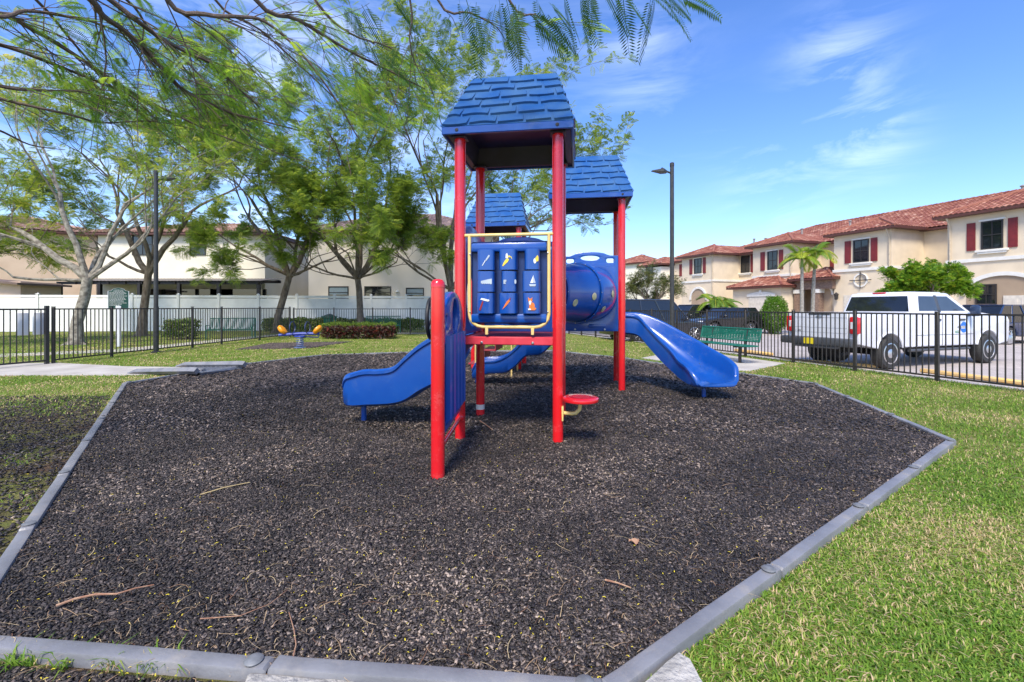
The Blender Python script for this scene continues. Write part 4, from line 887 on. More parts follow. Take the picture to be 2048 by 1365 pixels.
def lamp(loc, rz, lab):
    b = empty('lamp_post', loc, rz, lab, 'lamp post', 'dark lamp posts by the playground fence')
    g = MB(); g.cyl((0, 0, 0), (0, 0, 5.8), .066, .058, 16); g.lathe((0, 0, 5.72), [(.066, 0), (.066, .09), (.05, .11), (.01, .115)], 16); g.lathe((0, 0, 0), [(.13, 0), (.13, .03), (.075, .05)], 16); g.build('pole', pole_paint, b)
    g = MB(); g.tube([(-.05, 0, 5.52), (-.20, 0, 5.58)], .03, 8); g.build('arm', pole_paint, b)
    g = MB(); g.add([(-.16, -.08, 5.56), (-.16, .08, 5.56), (-.30, .16, 5.62), (-.62, .05, 5.585), (-.62, -.05, 5.585), (-.30, -.16, 5.62), (-.16, -.08, 5.52), (-.16, .08, 5.52), (-.30, .16, 5.53), (-.62, .05, 5.572), (-.62, -.05, 5.572), (-.30, -.16, 5.53)], [(0, 5, 4, 3, 2, 1), (6, 7, 8, 9, 10, 11)] + [(i, (i + 1) % 6, 6 + (i + 1) % 6, 6 + i) for i in range(6)])
    hd_ = g.build('lamp_head', pole_paint, b, sharp=20)
    g = MB(); g.lathe((-.30, 0, 5.62), [(.03, 0), (.03, .055), (.02, .06)], 10); g.build('light_sensor', mat('sensor_blue', (.01, .02, .08), .4), hd_)
    return b
lp = lamp((P(1344, 615, 13.95).x, 13.95, 0), 0, 'tall dark lamp post behind the curved blue slide')
copy_tree(lp, (P(312, 615, 14.75).x, 14.75, 0), R(180), 'tall dark lamp post among the bare trees on the left')
c = at(237, 694); sg = empty('rules_sign', (c.x, c.y, 0), R(38), 'dark green rules sign on white post behind the left fence', 'sign')
g = MB(); g.box((0, 0, .75), (.15, .15, 1.5), r=.01); g.build('post', white_vinyl, sg)
outl = [(-.28, 0), (.28, 0), (.28, .62), (.19, .64), (.14, .70), (0, .745), (-.14, .70), (-.19, .64), (-.28, .62)]
g = MB(); g.plate([[(x * 1.06, y * 1.02 - .01) for x, y in outl]], .05, frame((0, 0, 1.42), (1, 0, 0), (0, 0, 1))); g.build('border', white_vinyl, sg, sharp=0)
g = MB(); g.plate([outl], .056, frame((0, 0, 1.42), (1, 0, 0), (0, 0, 1))); sf = g.build('face', sign_green, sg, sharp=0)
for i, (wd) in enumerate((.26, .28, .44, .46, .40, .48, .42, .44, .46, .40, .38, .45, .34, .30)):
    g = MB(); z = 2.08 - i * .043; x0 = -wd / 2 if i < 2 else -.25
    x = x0
    while x < x0 + wd - .01: l = rr.uniform(.02, .06); g.box((min(x + l / 2, x0 + wd), -.0295, z), (l, .003, .014)); x += l + .012
    g.build('text_line', trim, sf, sharp=0)

# ================================================================ VEHICLES
def wheel(root, x, y, r, w_, side, spokes=0, steelw=False):
    g = MB(); prof = [(r * .62, -w_ / 2), (r * .90, -w_ / 2), (r * .985, -w_ * .36), (r, -w_ * .2), (r, w_ * .2), (r * .985, w_ * .36), (r * .90, w_ / 2), (r * .62, w_ / 2)]
    g.lathe((x, y, r), prof, 36, axis=(0, 1, 0)); ob = g.build('tyre', rubber, root, sharp=40)
    s = side; yo = y + s * w_ / 2; g = MB()
    g.lathe((x, yo, r), [(r * .64, -s * .02), (r * .66, s * .004), (r * .60, s * .010), (r * .56, -s * .035), (r * .30, -s * .045), (r * .28, s * .0), (r * .16, s * .02), (r * .02, s * .022)] if steelw else [(r * .66, -s * .02), (r * .68, s * .004), (r * .64, s * .008), (r * .60, -s * .06), (r * .12, -s * .06)], 32, axis=(0, 1, 0))
    if spokes:
        for k in range(spokes):
            a = 2 * math.pi * k / spokes; e = Vector((math.cos(a), 0, math.sin(a))); g.tube([Vector((x, yo - s * .012, r)), Vector((x, yo - s * .02, r)) + e * r * .64], [.035, .028], 5)
    g.build('rim', chrome, ob, sharp=35)
    if steelw:
        g = MB()
        for k in range(8):
            a = 2 * math.pi * k / 8; e = Vector((math.cos(a), 0, math.sin(a))); g.lathe(Vector((x, yo - s * .038, r)) + e * r * .44, [(.035, 0), (.03, s * .004)], 10, axis=(0, 1, 0))
        g.build('rim_hole', hole, ob)
    elif spokes:
        g = MB(); g.lathe((x, yo - s * .055, r), [(r * .60, 0), (r * .1, s * .002)], 24, axis=(0, 1, 0)); g.build('rim_shade', hole, ob)
def arch_cut(cx, r, z0): return [(cx + r * math.cos(R(a)), max(z0, .42 + r * math.sin(R(a)))) for a in range(180, -1, -20)]
def side_plate(g, outline, w_, M=None, bevel=.04): g.plate([outline], w_, frame((0, 0, 0), (1, 0, 0), (0, 0, 1)), bevel=bevel)
WB = 4.06; th = R(18.5); fwd = Vector((math.cos(th), math.sin(th), 0)); lft = Vector((-math.sin(th), math.cos(th), 0))
rw = Vector((9.72, 11.82, 0)); org = rw + lft * 1.0
tr_ = empty('pickup_truck', (org.x, org.y, -.15), th, 'white crew cab pickup truck with blue round door emblem behind the fence', 'pickup truck')
# local: x forward, rear axle at 0, y left. near side is y=-1.0
RT, FT = -1.18, WB + .98
def arch(cx, r, z0, cz): return [(cx + r * math.cos(R(a)), max(z0, cz + r * math.sin(R(a)))) for a in range(180, -1, -15)]
lo = .55
bed = [(RT + .05, lo + .12), (-.52, lo)] + arch(0, .50, lo, .45) + [(.52, lo), (.86, lo), (.86, 1.47), (RT + .02, 1.47), (RT, 1.42)]
g = MB(); side_plate(g, bed, 1.98, bevel=.035); bd = g.build('bed', white_paint, tr_, sharp=30)
cab = [(.90, lo), (WB - .56, lo)] + arch(WB, .52, lo, .45) + [(WB + .55, lo), (FT - .08, lo + .05), (FT, .75), (FT + .02, 1.22), (FT - .08, 1.34), (WB - .18, 1.44), (WB - .42, 1.46), (.90, 1.44)]
g = MB(); side_plate(g, cab, 2.0, bevel=.04); cb = g.build('cab_body', white_paint, tr_, sharp=30)
# wheel-arch flares
for cx, r_ in ((0, .50), (WB, .52)):
    for s in (-1, 1):
        g = MB(); g.tube([(cx + r_ * math.cos(R(a)), s * .985, .45 + r_ * math.sin(R(a))) for a in range(12, 169, 12)], .028, 6); g.build('arch_lip', white_paint, bd if cx == 0 else cb)
# greenhouse: loft from belt to roof
def green(root, stations_lo, stations_hi, z0, z1, m, name, w0, w1, bev=.03):
    lo_, hi_ = stations_lo, stations_hi; g = MB()
    b4 = [(lo_[0], -w0, z0), (lo_[1], -w0, z0), (lo_[1], w0, z0), (lo_[0], w0, z0)]; t4 = [(hi_[0], -w1, z1), (hi_[1], -w1, z1), (hi_[1], w1, z1), (hi_[0], w1, z1)]
    g.grid([b4, t4], closed=True); g.add(t4, [(0, 1, 2, 3)]); return g.build(name, m, root, sharp=20)
ct_ = green(cb, (.93, 3.52), (1.10, 2.66), 1.40, 2.0, white_paint, 'cab_top', .95, .79)
for p_ in ct_.data.polygons: p_.use_smooth = True
bv = ct_.modifiers.new('round', 'BEVEL'); bv.width = .07; bv.segments = 3; bv.limit_method = 'ANGLE'; bv.angle_limit = R(15)
g = MB(); g.box((1.88, 0, 2.0), (1.36, 1.36, .05), r=.024, seg=2); g.build('cab_roof', white_paint, cb)
def quadglass(root, pts, name='window', m=car_glass, off=.004):
    """pts on a surface, offset along normal away from the body centre, slight thickness"""
    p = [Vector(q) for q in pts]; nrm = (p[1] - p[0]).cross(p[-1] - p[0]).normalized()
    if nrm.dot(sum(p, Vector()) / len(p) - Vector((1.9, 0, 1.4))) < 0: nrm = -nrm
    g = MB(); n = len(p); v = [q + nrm * off for q in p] + [q - nrm * .003 for q in p]
    g.add(v, [tuple(range(n)), tuple(range(2 * n - 1, n - 1, -1))] + [(i, (i + 1) % n, n + (i + 1) % n, n + i) for i in range(n)]); return g.build(name, m, root, sharp=0)
def sy(z, s, w0=.95, w1=.79): return s * (w0 + (w1 - w0) * (z - 1.40) / .60)
for s in (-1, 1):
    def q(x, z): return (x, sy(z, s), z)
    quadglass(cb, [q(1.22, 1.50), q(1.98, 1.50), q(1.98, 1.90), q(1.36, 1.90)], off=.005)
    quadglass(cb, [q(2.10, 1.50), q(3.16, 1.50), q(2.96, 1.62), q(2.54, 1.90), q(2.10, 1.90)], off=.005)
    quadglass(cb, [q(1.98, 1.46), q(2.10, 1.46), q(2.10, 1.93), q(1.98, 1.93)], 'door_pillar', bumper_mat, off=.003)
quadglass(cb, [(.965, -.84, 1.48), (.965, .84, 1.48), (1.08, .74, 1.90), (1.08, -.74, 1.90)], 'rear_window', glass, off=.012)
quadglass(cb, [(3.43, -.84, 1.46), (3.43, .84, 1.46), (2.74, .71, 1.93), (2.74, -.71, 1.93)], 'windscreen', car_glass, off=.012)
g = MB(); g.box((1.12, 0, 2.0), (.06, .34, .035), r=.01); g.build('high_brake_light', lamp_red, cb)
for s in (-1, 1):
    g = MB()
    for x in (1.02, 2.03, 3.25): g.box((x, s * 1.001, 1.0), (.018, .008, .86))
    g.box((2.2, s * 1.001, .86), (2.4, .008, .012)); g.build('door_gap', ink, cb)
    for x in (1.86, 2.88) if s == 1 else (1.86, 2.88):
        g = MB(); g.box((x - .0, s * 1.012, 1.26), (.20, .035, .055), r=.012); g.build('door_handle', bumper_mat, cb)
    g = MB(); g.box((3.12, s * 1.17, 1.50), (.12, .22, .30), r=.05, seg=2); g.tube([(3.10, s * .97, 1.36), (3.12, s * 1.12, 1.40)], .03, 6); g.build('door_mirror', mat('mirror_navy', (.03, .05, .10), .2), cb)
    g = MB(); g.tube([(.8, s * .93, .46), (3.3, s * .93, .46)], .04, 8); g.build('side_step', bumper_mat, cb)
    g = MB(); g.box((FT - .02, s * .80, 1.05), (.10, .34, .30), r=.03); g.build('headlight', lamp_white, cb)
g = MB(); g.box((FT + .02, 0, 1.03), (.06, 1.24, .36), r=.02); g.build('grille', bumper_mat, cb)
g = MB(); g.box((FT + .10, 0, .66), (.22, 2.0, .26), r=.05, seg=2); g.build('front_bumper', chrome, tr_)
# tailgate
tg = MB(); tg.box((RT - .012, 0, 1.08), (.03, 1.55, .74), r=.01); tgo = tg.build('tailgate', white_paint, bd)
g = MB(); 
for z, h_ in ((1.33, .008), (.93, .006), (1.06, .006)): g.box((RT - .029, 0, z), (.006, 1.5, h_))
g.build('crease', mat('crease_shade_grey', (.35, .36, .38), .4), tgo)  # grey strips paint the shade along the pressed creases
g = MB(); g.box((RT - .03, 0, 1.43), (.012, .60, .07), r=.004); g.build('tailgate_handle', bumper_mat, tgo)
g = MB(); g.plate([circ(0, 0, .095, .038, 24)], .014, frame((RT - .03, 0, 1.345), (0, -1, 0), (0, 0, 1)), bevel=.003); g.build('oval_badge', mat('badge_silver', (.42, .45, .5), .3, .6), tgo)
g = MB(); g.text('1 300', .075, frame((RT - .029, .62, .93 + .03), (0, -1, 0), (0, 0, 1)), .002); g.text('Water & Sewer', .03, frame((RT - .0295, .60, .885), (0, -1, 0), (0, 0, 1)), .002) if False else None; g.build('fleet_number', ink, tgo, sharp=0)
for s in (-1, 1):
    g = MB(); g.box((RT + .05, s * .90, 1.14), (.17, .19, .44), r=.03, seg=2); tl = g.build('tail_light', lamp_red, bd)
    g = MB(); g.box((RT - .037, s * .88, 1.14), (.006, .085, .17), r=.002); g.build('reverse_lens', lamp_white, tl)
g = MB(); g.box((RT - .14, 0, .70), (.24, 2.02, .21), r=.04, seg=2); g.box((RT - .14, 0, .585), (.18, 1.2, .12), r=.02); bp_ = g.build('rear_bumper', bumper_mat, tr_)
g = MB(); g.box((RT - .268, .10, .70), (.012, .31, .16), r=.004); g.build('number_plate', plate_yel, bp_)
g = MB(); g.box((1.8, 0, .52), (5.2, .9, .18)); g.box((.0, 0, .42), (.16, 1.6, .16), r=.05); g.tube([(-.9, -.55, .42), (-1.25, -.62, .38)], .05, 10); g.lathe((-.45, .1, .45), [(.30, -.2), (.36, 0), (.3, .2)], 16, axis=(0, 1, 0)); g.build('underbody', hole, tr_)
for x in (0, WB):
    for s in (-1, 1): wheel(tr_, x, s * .87, .41, .27, s, steelw=True)
# door emblem: blue round seal, dark lettering and green tab
em = MB(); em.plate([circ(0, 0, .15, n=28)], .004, frame((2.86 + .08, -1.005, 1.05), (1, 0, 0), (0, 0, 1))); eo = em.build('round_emblem', mat('emblem_blue', (.01, .16, .62), .4), cb, sharp=0)
g = MB(); g.plate([rrect(-.10, -.035, .07, .035, .01)], .004, frame((2.86 + .06, -1.009, 1.05), (1, 0, 0), (0, 0, 1))); g.build('emblem_panel', trim, eo, sharp=0)
g = MB(); g.text('MIAMI-DADE', .062, frame((2.82, -1.013, 1.055), (1, 0, 0), (0, 0, 1)), .001); g.build('lettering', ink, eo, sharp=0)
g = MB(); g.plate([rrect(-.09, -.03, .09, .03, .004)], .004, frame((2.66, -1.009, .93), (1, 0, 0), (0, 0, 1))); gt = g.build('green_tab', mat('tab_green', (.13, .32, .22), .5), eo, sharp=0)
g = MB(); g.text('COUNTY', .042, frame((2.66, -1.013, .93), (1, 0, 0), (0, 0, 1)), .001); g.build('tab_lettering', trim, eo, sharp=0)
# fix: emblem must sit on the near (y=-1) door; 
def car(loc, rz, lab, paint, Lc=4.8, W_=1.86, Ht=1.72, wr=.36, suv=True, spokes=7):
    root = empty('parked_car', loc, rz, lab, 'car', None); k = Lc / 4.8; ra, fa = -1.4 * k, 1.42 * k; hw = W_ / 2; belt = 1.02 if suv else .92; zl = .30
    out = [(-Lc / 2 + .06, zl + .1), (ra - .46, zl)] + [(ra + .44 * math.cos(R(a)), max(zl, .36 + .44 * math.sin(R(a)))) for a in range(180, -1, -20)] + [(fa - .46, zl)] + [(fa + .44 * math.cos(R(a)), max(zl, .36 + .44 * math.sin(R(a)))) for a in range(180, -1, -20)] + [(Lc / 2 - .15, zl), (Lc / 2, .45), (Lc / 2 - .02, .74), (Lc / 2 - .25, .88), (Lc / 2 - 1.25, belt + .02), (-Lc / 2 + .2, belt + .02), (-Lc / 2 + .02, belt - .12), (-Lc / 2, .6)]
    g = MB(); side_plate(g, out, W_, bevel=.06); b = g.build('body', paint, root, sharp=35)
    lo_ = (-Lc / 2 + .12, Lc / 2 - 1.22); hi_ = (-Lc / 2 + (.42 if suv else 1.0), Lc / 2 - 2.0); w0, w1 = hw - .07, hw - .25
    b4 = [(lo_[0], -w0, belt), (lo_[1], -w0, belt), (lo_[1], w0, belt), (lo_[0], w0, belt)]; t4 = [(hi_[0], -w1, Ht - .05), (hi_[1], -w1, Ht - .05), (hi_[1], w1, Ht - .05), (hi_[0], w1, Ht - .05)]
    g = MB(); g.grid([b4, t4], closed=True); g.add(t4, [(0, 1, 2, 3)]); g.build('cabin', glass, b, sharp=20)
    g = MB(); g.box(((hi_[0] + hi_[1]) / 2, 0, Ht - .03), (hi_[1] - hi_[0] + .06, 2 * w1 + .04, .06), r=.028, seg=2)
    for s in (-1, 1):
        for f in (0, .30, .62, 1):
            a = Vector((lo_[0] + (lo_[1] - lo_[0]) * f, s * w0, belt)); c = Vector((hi_[0] + (hi_[1] - hi_[0]) * f, s * w1, Ht - .04)); g.tube([a, c], .032, 5)
    g.build('roof', paint, b, sharp=35)
    for s in (-1, 1):
        g = MB(); g.box((Lc / 2 - .10, s * (hw - .25), .74), (.22, .36, .13), r=.03); g.build('headlight', lamp_white, b)
        g = MB(); g.box((-Lc / 2 + .08, s * (hw - .2), .86), (.22, .36, .14), r=.03); g.build('tail_light', lamp_red, b)
        g = MB(); g.box((Lc / 2 - 1.5, s * (hw + .10), belt + .06), (.12, .2, .14), r=.03); g.build('door_mirror', paint, b)
        g = MB()
        for x in (-.95 * k, .15 * k): g.box((x, s * (hw + .001), .72), (.008, .005, .6))
        g.build('door_gap', hole, b)
        for x in (ra, fa): wheel(root, x, s * (hw - .13), wr, .22, s, spokes=spokes)
    return root
# SUV seen through the near fence
fw = Vector((8.15, 20.6, 0)); ctr = fw + lft * .9 - fwd * 1.42
car((ctr.x, ctr.y, -.15), th, 'dark grey SUV parked behind the lamp post and curved slide', dark_paint, 4.8, 1.9, 1.95, .42)
car((P(1392, 640, 30).x, 31.0, -.15), R(200), 'dark sedan parked in the driveway behind the grey SUV', dark_paint, 4.7, 1.84, 1.78, .35)
car((P(1462, 640, 27).x, 28.0, -.15), R(196), 'black hatchback parked behind the green bench', mat('black_car_paint', (.012, .013, .016), .22, coat=.8), 4.4, 1.8, 1.58, .35)
c = Vector((21.3, 19.7, 0)) + lft * .9 + fwd * 1.45
car((c.x, c.y, -.15), th, 'deep blue sedan parked beyond the front of the pickup truck', navy_paint, 4.9, 1.9, 1.72, .37, suv=False, spokes=9)
# yellow painted wheel-stop lines
for i, (a, b_) in enumerate((((1560, 722), (1760, 738)), ((1842, 745), (2075, 775)), ((1470, 703), (1545, 712)))):
    a, b_ = at(*a, -.15), at(*b_, -.15); d = (b_ - a); g = MB(); g.box((0, 0, .05), (d.length, .14, .10), r=.03)
    o_ = g.build('wheel_stop', curb_yellow, None); o_.location = ((a + b_) / 2); o_.rotation_euler = (0, 0, math.atan2(d.y, d.x)); tag(o_, ('yellow painted wheel stop behind the pickup truck tail', 'yellow painted wheel stop nearest the right edge of the picture', 'yellow painted wheel stop seen through the bench')[i], 'wheel stop', 'yellow wheel stops in the parking lot')

# ================================================================ BUILDINGS
def tiles(g, A, B, Cr, D, tw=.26, th_=.38, seed=1, sub=4, amp=.05):
    """barrel tiles over the quad: A,B eave, Cr,D ridge (Cr above B, D above A)"""
    A, B, Cr, D = map(Vector, (A, B, Cr, D)); e = (B - A); Le = e.length; e.normalize(); up = (D - A) - e * (D - A).dot(e)
    if up.length < 1e-6: up = (Cr - A) - e * (Cr - A).dot(e)
    Lu = up.length; up.normalize(); nrm = e.cross(up).normalized()
    if nrm.z < 0: nrm = -nrm
    l1, r1 = (D - A).dot(e), (Cr - A).dot(e); rnd = random.Random(seed); nr = max(1, int(Lu / th_)); th_ = Lu / nr
    for r in range(nr):
        t0, t1 = r / nr, (r + 1) / nr; La, Ra = l1 * t0, Le + (r1 - Le) * t0; Lb, Rb = l1 * t1, Le + (r1 - Le) * t1
        k0, k1 = int(math.floor(min(La, Lb) / tw)), int(math.ceil(max(Ra, Rb) / tw))
        for k in range(k0, k1):
            tn_ = min(1, max(0, rnd.gauss(.45, .25)))
            s0, s1 = k * tw, (k + 1) * tw
            if s1 < min(La, Lb) or s0 > max(Ra, Rb): continue
            lowr, topr = [], []
            for i in range(sub + 1):
                s = s0 + tw * i / sub; hh = amp * abs(math.sin(math.pi * i / sub)) ** .7
                sa, sb_ = min(max(s, La), Ra), min(max(s, Lb), Rb)
                lowr.append(A + e * sa + up * (Lu * t0) + nrm * (hh + .035)); topr.append(A + e * sb_ + up * (Lu * t1) + nrm * hh)
            lip = [p - nrm * .05 for p in lowr]; g.grid([lip, lowr, topr], tint=tn_)
def hip(g, x0, y0, x1, y1, z, pitch=.4, oh=.45, seed=1, ends=(1, 1), T=None, **kw):
    """hip roof over rect in local coords, ridge along the longer side; T maps to space"""
    x0 -= oh; x1 += oh; y0 -= oh; y1 += oh; T = T or (lambda p: p)
    if x1 - x0 >= y1 - y0:
        h_ = (y1 - y0) / 2; zr = z + h_ * pitch; a, b_ = Vector((x0 + (h_ if ends[0] else 0), (y0 + y1) / 2, zr)), Vector((x1 - (h_ if ends[1] else 0), (y0 + y1) / 2, zr))
        tiles(g, (x0, y0, z), (x1, y0, z), b_, a, seed=seed, **kw); tiles(g, (x1, y1, z), (x0, y1, z), a, b_, seed=seed + 1, **kw)
        if ends[1]: tiles(g, (x1, y0, z), (x1, y1, z), b_, b_, seed=seed + 2, **kw)
        if ends[0]: tiles(g, (x0, y1, z), (x0, y0, z), a, a, seed=seed + 3, **kw)
        caps = [(a, b_), (Vector((x1, y0, z)), b_), (Vector((x1, y1, z)), b_), (Vector((x0, y0, z)), a), (Vector((x0, y1, z)), a)]
    else:
        h_ = (x1 - x0) / 2; zr = z + h_ * pitch; a, b_ = Vector(((x0 + x1) / 2, y0 + (h_ if ends[0] else 0), zr)), Vector(((x0 + x1) / 2, y1 - (h_ if ends[1] else 0), zr))
        tiles(g, (x1, y0, z), (x1, y1, z), b_, a, seed=seed, **kw); tiles(g, (x0, y1, z), (x0, y0, z), a, b_, seed=seed + 1, **kw)
        if ends[0]: tiles(g, (x0, y0, z), (x1, y0, z), a, a, seed=seed + 2, **kw)
        if ends[1]: tiles(g, (x1, y1, z), (x0, y1, z), b_, b_, seed=seed + 3, **kw)
        caps = [(a, b_), (Vector((x0, y0, z)), a), (Vector((x1, y0, z)), a)]
    for p, q in caps:
        n = max(1, int((q - p).length / .4))
        for i in range(n): g.tube([p.lerp(q, i / n) + Vector((0, 0, .05)), p.lerp(q, (i + 1) / n) + Vector((0, 0, .07))], [.09, .11], 6, tint=random.Random(i + seed).random())
    return (x0, y0, x1, y1)
def eave(root, x0, y0, x1, y1, z, m=gutter, parent=None):
    g = MB(); g.box(((x0 + x1) / 2, (y0 + y1) / 2, z - .05), (x1 - x0 + .02, y1 - y0 + .02, .14)); return g.build('eave', m, parent or root, sharp=0)
class Row:
    """local frame along a facade: x to the viewer's right, y into the building"""
    def __init__(s, name, p0, ang, lab, cat='house', group=None):
        s.p0 = Vector((p0[0], p0[1], -.15)); s.a = ang; s.root = empty(name, s.p0, ang, lab, cat, group); s.ex = Vector((math.cos(ang), math.sin(ang))); s.ey = Vector((-math.sin(ang), math.cos(ang)))
    def x(s, px, d=0.0):
        k = (px - 1024) / F; ox, oy = s.p0.x + s.ey.x * d, s.p0.y + s.ey.y * d      # (ox+ex.x t) = k (oy+ex.y t)
        return (k * oy - ox) / (s.ex.x - k * s.ex.y)
    def z(s, px, py, d=0.0):
        t = s.x(px, d); Y = s.p0.y + s.ey.y * d + s.ex.y * t; return H + (HZ - py) / F * Y + .15
    def wall(s, x0, x1, y0, y1, h_, m):
        g = MB(); g.box(((x0 + x1) / 2, (y0 + y1) / 2, h_ / 2), (x1 - x0, y1 - y0, h_)); return g.build('wall', m, s.root, sharp=0)
    def window(s, r, d, sh=True, sill=True, mullion=True, m=trim, shutters=None, fm=None, blind=False):
        pxa, pya, pxb, pyb = r; x0, x1 = s.x(pxa, d), s.x(pxb, d); pm = (pxa + pxb) / 2; z1, z0 = s.z(pm, pya, d), s.z(pm, pyb, d); cx, cz, w_, h_ = (x0 + x1) / 2, (z0 + z1) / 2, x1 - x0, z1 - z0
        fm = fm or black_iron
        g = MB()
        for c, dd in (((cx, d - .03, z1 - .03), (w_, .08, .06)), ((cx, d - .03, z0 + .03), (w_, .08, .06)), ((x0 + .03, d - .03, cz), (.06, .08, h_ - .12)), ((x1 - .03, d - .03, cz), (.06, .08, h_ - .12)), ((cx, d - .025, cz), (w_ - .12, .05, .05))): g.box(c, dd)
        if mullion: g.box((cx, d - .022, cz), (.035, .044, h_ - .12))
        wn = g.build('window', fm, s.root, sharp=0)
        g = MB(); g.box((cx, d - .008, cz), (w_ - .1, .014, h_ - .1)); g.build('pane', glass, wn, sharp=0)
        if blind: g = MB(); g.box((cx, d - .019, cz + h_ * .12), (w_ - .14, .006, h_ * .55)); g.build('blind', mat('window_blind', (.30, .38, .42), .4), wn, sharp=0)
        if sill:
            g = MB(); g.box((cx, d - .07, z0 - .10), (w_ + .5, .16, .13), r=.02); g.box((cx, d - .05, z0 - .21), (w_ + .3, .12, .10)); g.build('sill', trim, wn)
            g = MB(); g.box((cx, d - .03, z1 + .07), (w_ + .2, .07, .10)); g.build('lintel', trim, wn)
        for pa, pb in (shutters or ()):
            a, b_ = s.x(pa, d), s.x(pb, d); g = MB(); g.box(((a + b_) / 2, d - .03, cz), (b_ - a, .05, h_ * 1.02)); 
            for q in (-.25, .25): g.box(((a + b_) / 2, d - .06, cz + q * h_), ((b_ - a) * .62, .012, h_ * .38))
            g.build('shutter', shutter_red, s.root, sharp=0)
        return wn
U = 2.5037
def Z5(x, y): return (1230 + x / U, 360 + y / U)
def W5(x0, y0, x1, y1): a, b_ = Z5(x0, y0), Z5(x1, y1); return (a[0], a[1], b_[0], b_[1])
rw_ = Row('townhouse_row', (25.98, 31.5), math.atan2(-.943, .332), 'long cream two-storey townhouse row with terracotta roofs and maroon shutters', 'townhouses')
EV = 6.85 + .15; RD = 3.4
xB1 = 0.0; xB0 = rw_.x(1668); xC1, xC0 = rw_.x(1585), rw_.x(1506); xE1, xE0 = rw_.x(1427), rw_.x(1364)
dA = -.5; xA0 = rw_.x(1895, dA); xEnd = rw_.x(2048, dA) + 8
# walls
main = rw_.wall(xE0 + .2, xEnd, RD, RD + 12, EV - .02, stucco)
for x0, x1, d in ((xA0, xEnd - .3, dA), (xB0, xB1, 0), (xC0, xC1, 0), (xE0, xE1, 0)): rw_.wall(x0, x1, d, RD + .1, EV, stucco)
# band courses
g = MB(); zb5 = rw_.z(1740, 538)
for x0, x1, d in ((xA0, xEnd, dA), (xB0, xB1, 0), (xC0, xC1, 0), (xE0, xE1, 0)):
    g.box(((x0 + x1) / 2, d - .03, zb5), (x1 - x0 + .12, .10, .20)); g.box((x1 + .03, (d + RD) / 2, zb5), (.10, RD - d, .20))
g.box(((xE0 + xEnd) / 2, RD - .03, zb5), (xEnd - xE0, .1, .2))
g.build('band_course', trim, rw_.root, sharp=0)
# roofs
g = MB(); zr_ = EV + .12
e0 = hip(g, xE0, RD, xEnd + 2, RD + 15, zr_, .365, .5, 3)
eo_ = eave(rw_.root, *e0, EV + .06)
def block_roof(g, x0, x1, d, seed):
    oh = .5; X0, X1, Y0 = x0 - oh, x1 + oh, d - oh; hw = (X1 - X0) / 2; pitch = .42; zt = zr_ + hw * pitch; yb = RD - .5 + hw + .3
    a, b_ = Vector(((X0 + X1) / 2, Y0 + hw, zt)), Vector(((X0 + X1) / 2, max(yb, Y0 + hw + .1), zt))
    tiles(g, (X0, Y0, zr_), (X1, Y0, zr_), a, a, seed=seed); tiles(g, (X1, Y0, zr_), (X1, b_.y, zr_), b_, a, seed=seed + 1); tiles(g, (X0, b_.y, zr_), (X0, Y0, zr_), a, b_, seed=seed + 2)
    for p in (Vector((X0, Y0, zr_)), Vector((X1, Y0, zr_))):
        n = int((a - p).length / .4)
        for i in range(n): g.tube([p.lerp(a, i / n) + Vector((0, 0, .05)), p.lerp(a, (i + 1) / n) + Vector((0, 0, .07))], [.09, .11], 6, tint=.5)
    ee = MB(); ee.box(((X0 + X1) / 2, (Y0 + RD) / 2, EV + .055), (X1 - X0 + .03, RD - Y0, .15)); ee.build('eave', gutter, rw_.root, sharp=0)
block_roof(g, xA0, xEnd - .3, dA, 11); block_roof(g, xB0, xB1, 0, 15); block_roof(g, xC0, xC1, 0, 19); block_roof(g, xE0, xE1, 0, 23)
rf = g.build('roof', tile_red, rw_.root, sharp=35)
g = MB()
for x_, y_, z_ in ((xC0 - 6, RD + 3.2, EV + 1.75), (xC0 - 4, RD + 2.6, EV + 1.5), (xB0 - 3.5, RD + 3.5, EV + 1.95), (xB1 + 3, RD + 5, EV + 2.6), (xC0 - 1, RD + 4, EV + 2.1)): g.cyl((x_, y_, z_ - .3), (x_, y_, z_ + .25), .09, n=10); g.lathe((x_, y_, z_ + .25), [(.15, 0), (.15, .06), (.03, .12)], 10)
g.build('roof_vent', mat('vent_grey', (.3, .27, .25), .5), rf)
# windows
rw_.window(W5(1835, 205, 1945, 345), dA, shutters=(Z5(1763, 0)[0], Z5(1806, 0)[0]) and ((Z5(1763, 0)[0], Z5(1806, 0)[0]), (Z5(1970, 0)[0], Z5(2018, 0)[0])))
rw_.window(W5(1195, 300, 1272, 412), 0, shutters=((Z5(1152, 0)[0], Z5(1182, 0)[0]), (Z5(1283, 0)[0], Z5(1315, 0)[0])))
rw_.window(W5(765, 357, 815, 450), 0, shutters=((Z5(730, 0)[0], Z5(751, 0)[0]), (Z5(822, 0)[0], Z5(843, 0)[0])))
rw_.window(W5(632, 380, 675, 465), RD, shutters=((Z5(602, 0)[0], Z5(620, 0)[0]), (Z5(680, 0)[0], Z5(691, 0)[0])))
rw_.window(W5(398, 395, 434, 470), 0, shutters=((Z5(374, 0)[0], Z5(388, 0)[0]), (Z5(441, 0)[0], Z5(455, 0)[0])))
g = MB(); a, b_ = rw_.x(1665, RD - .01), rw_.x(1669, RD); g.box((a, RD - .03, 4.9), (.4, .05, 1.6)); g.build('shutter', shutter_red, rw_.root, sharp=0)
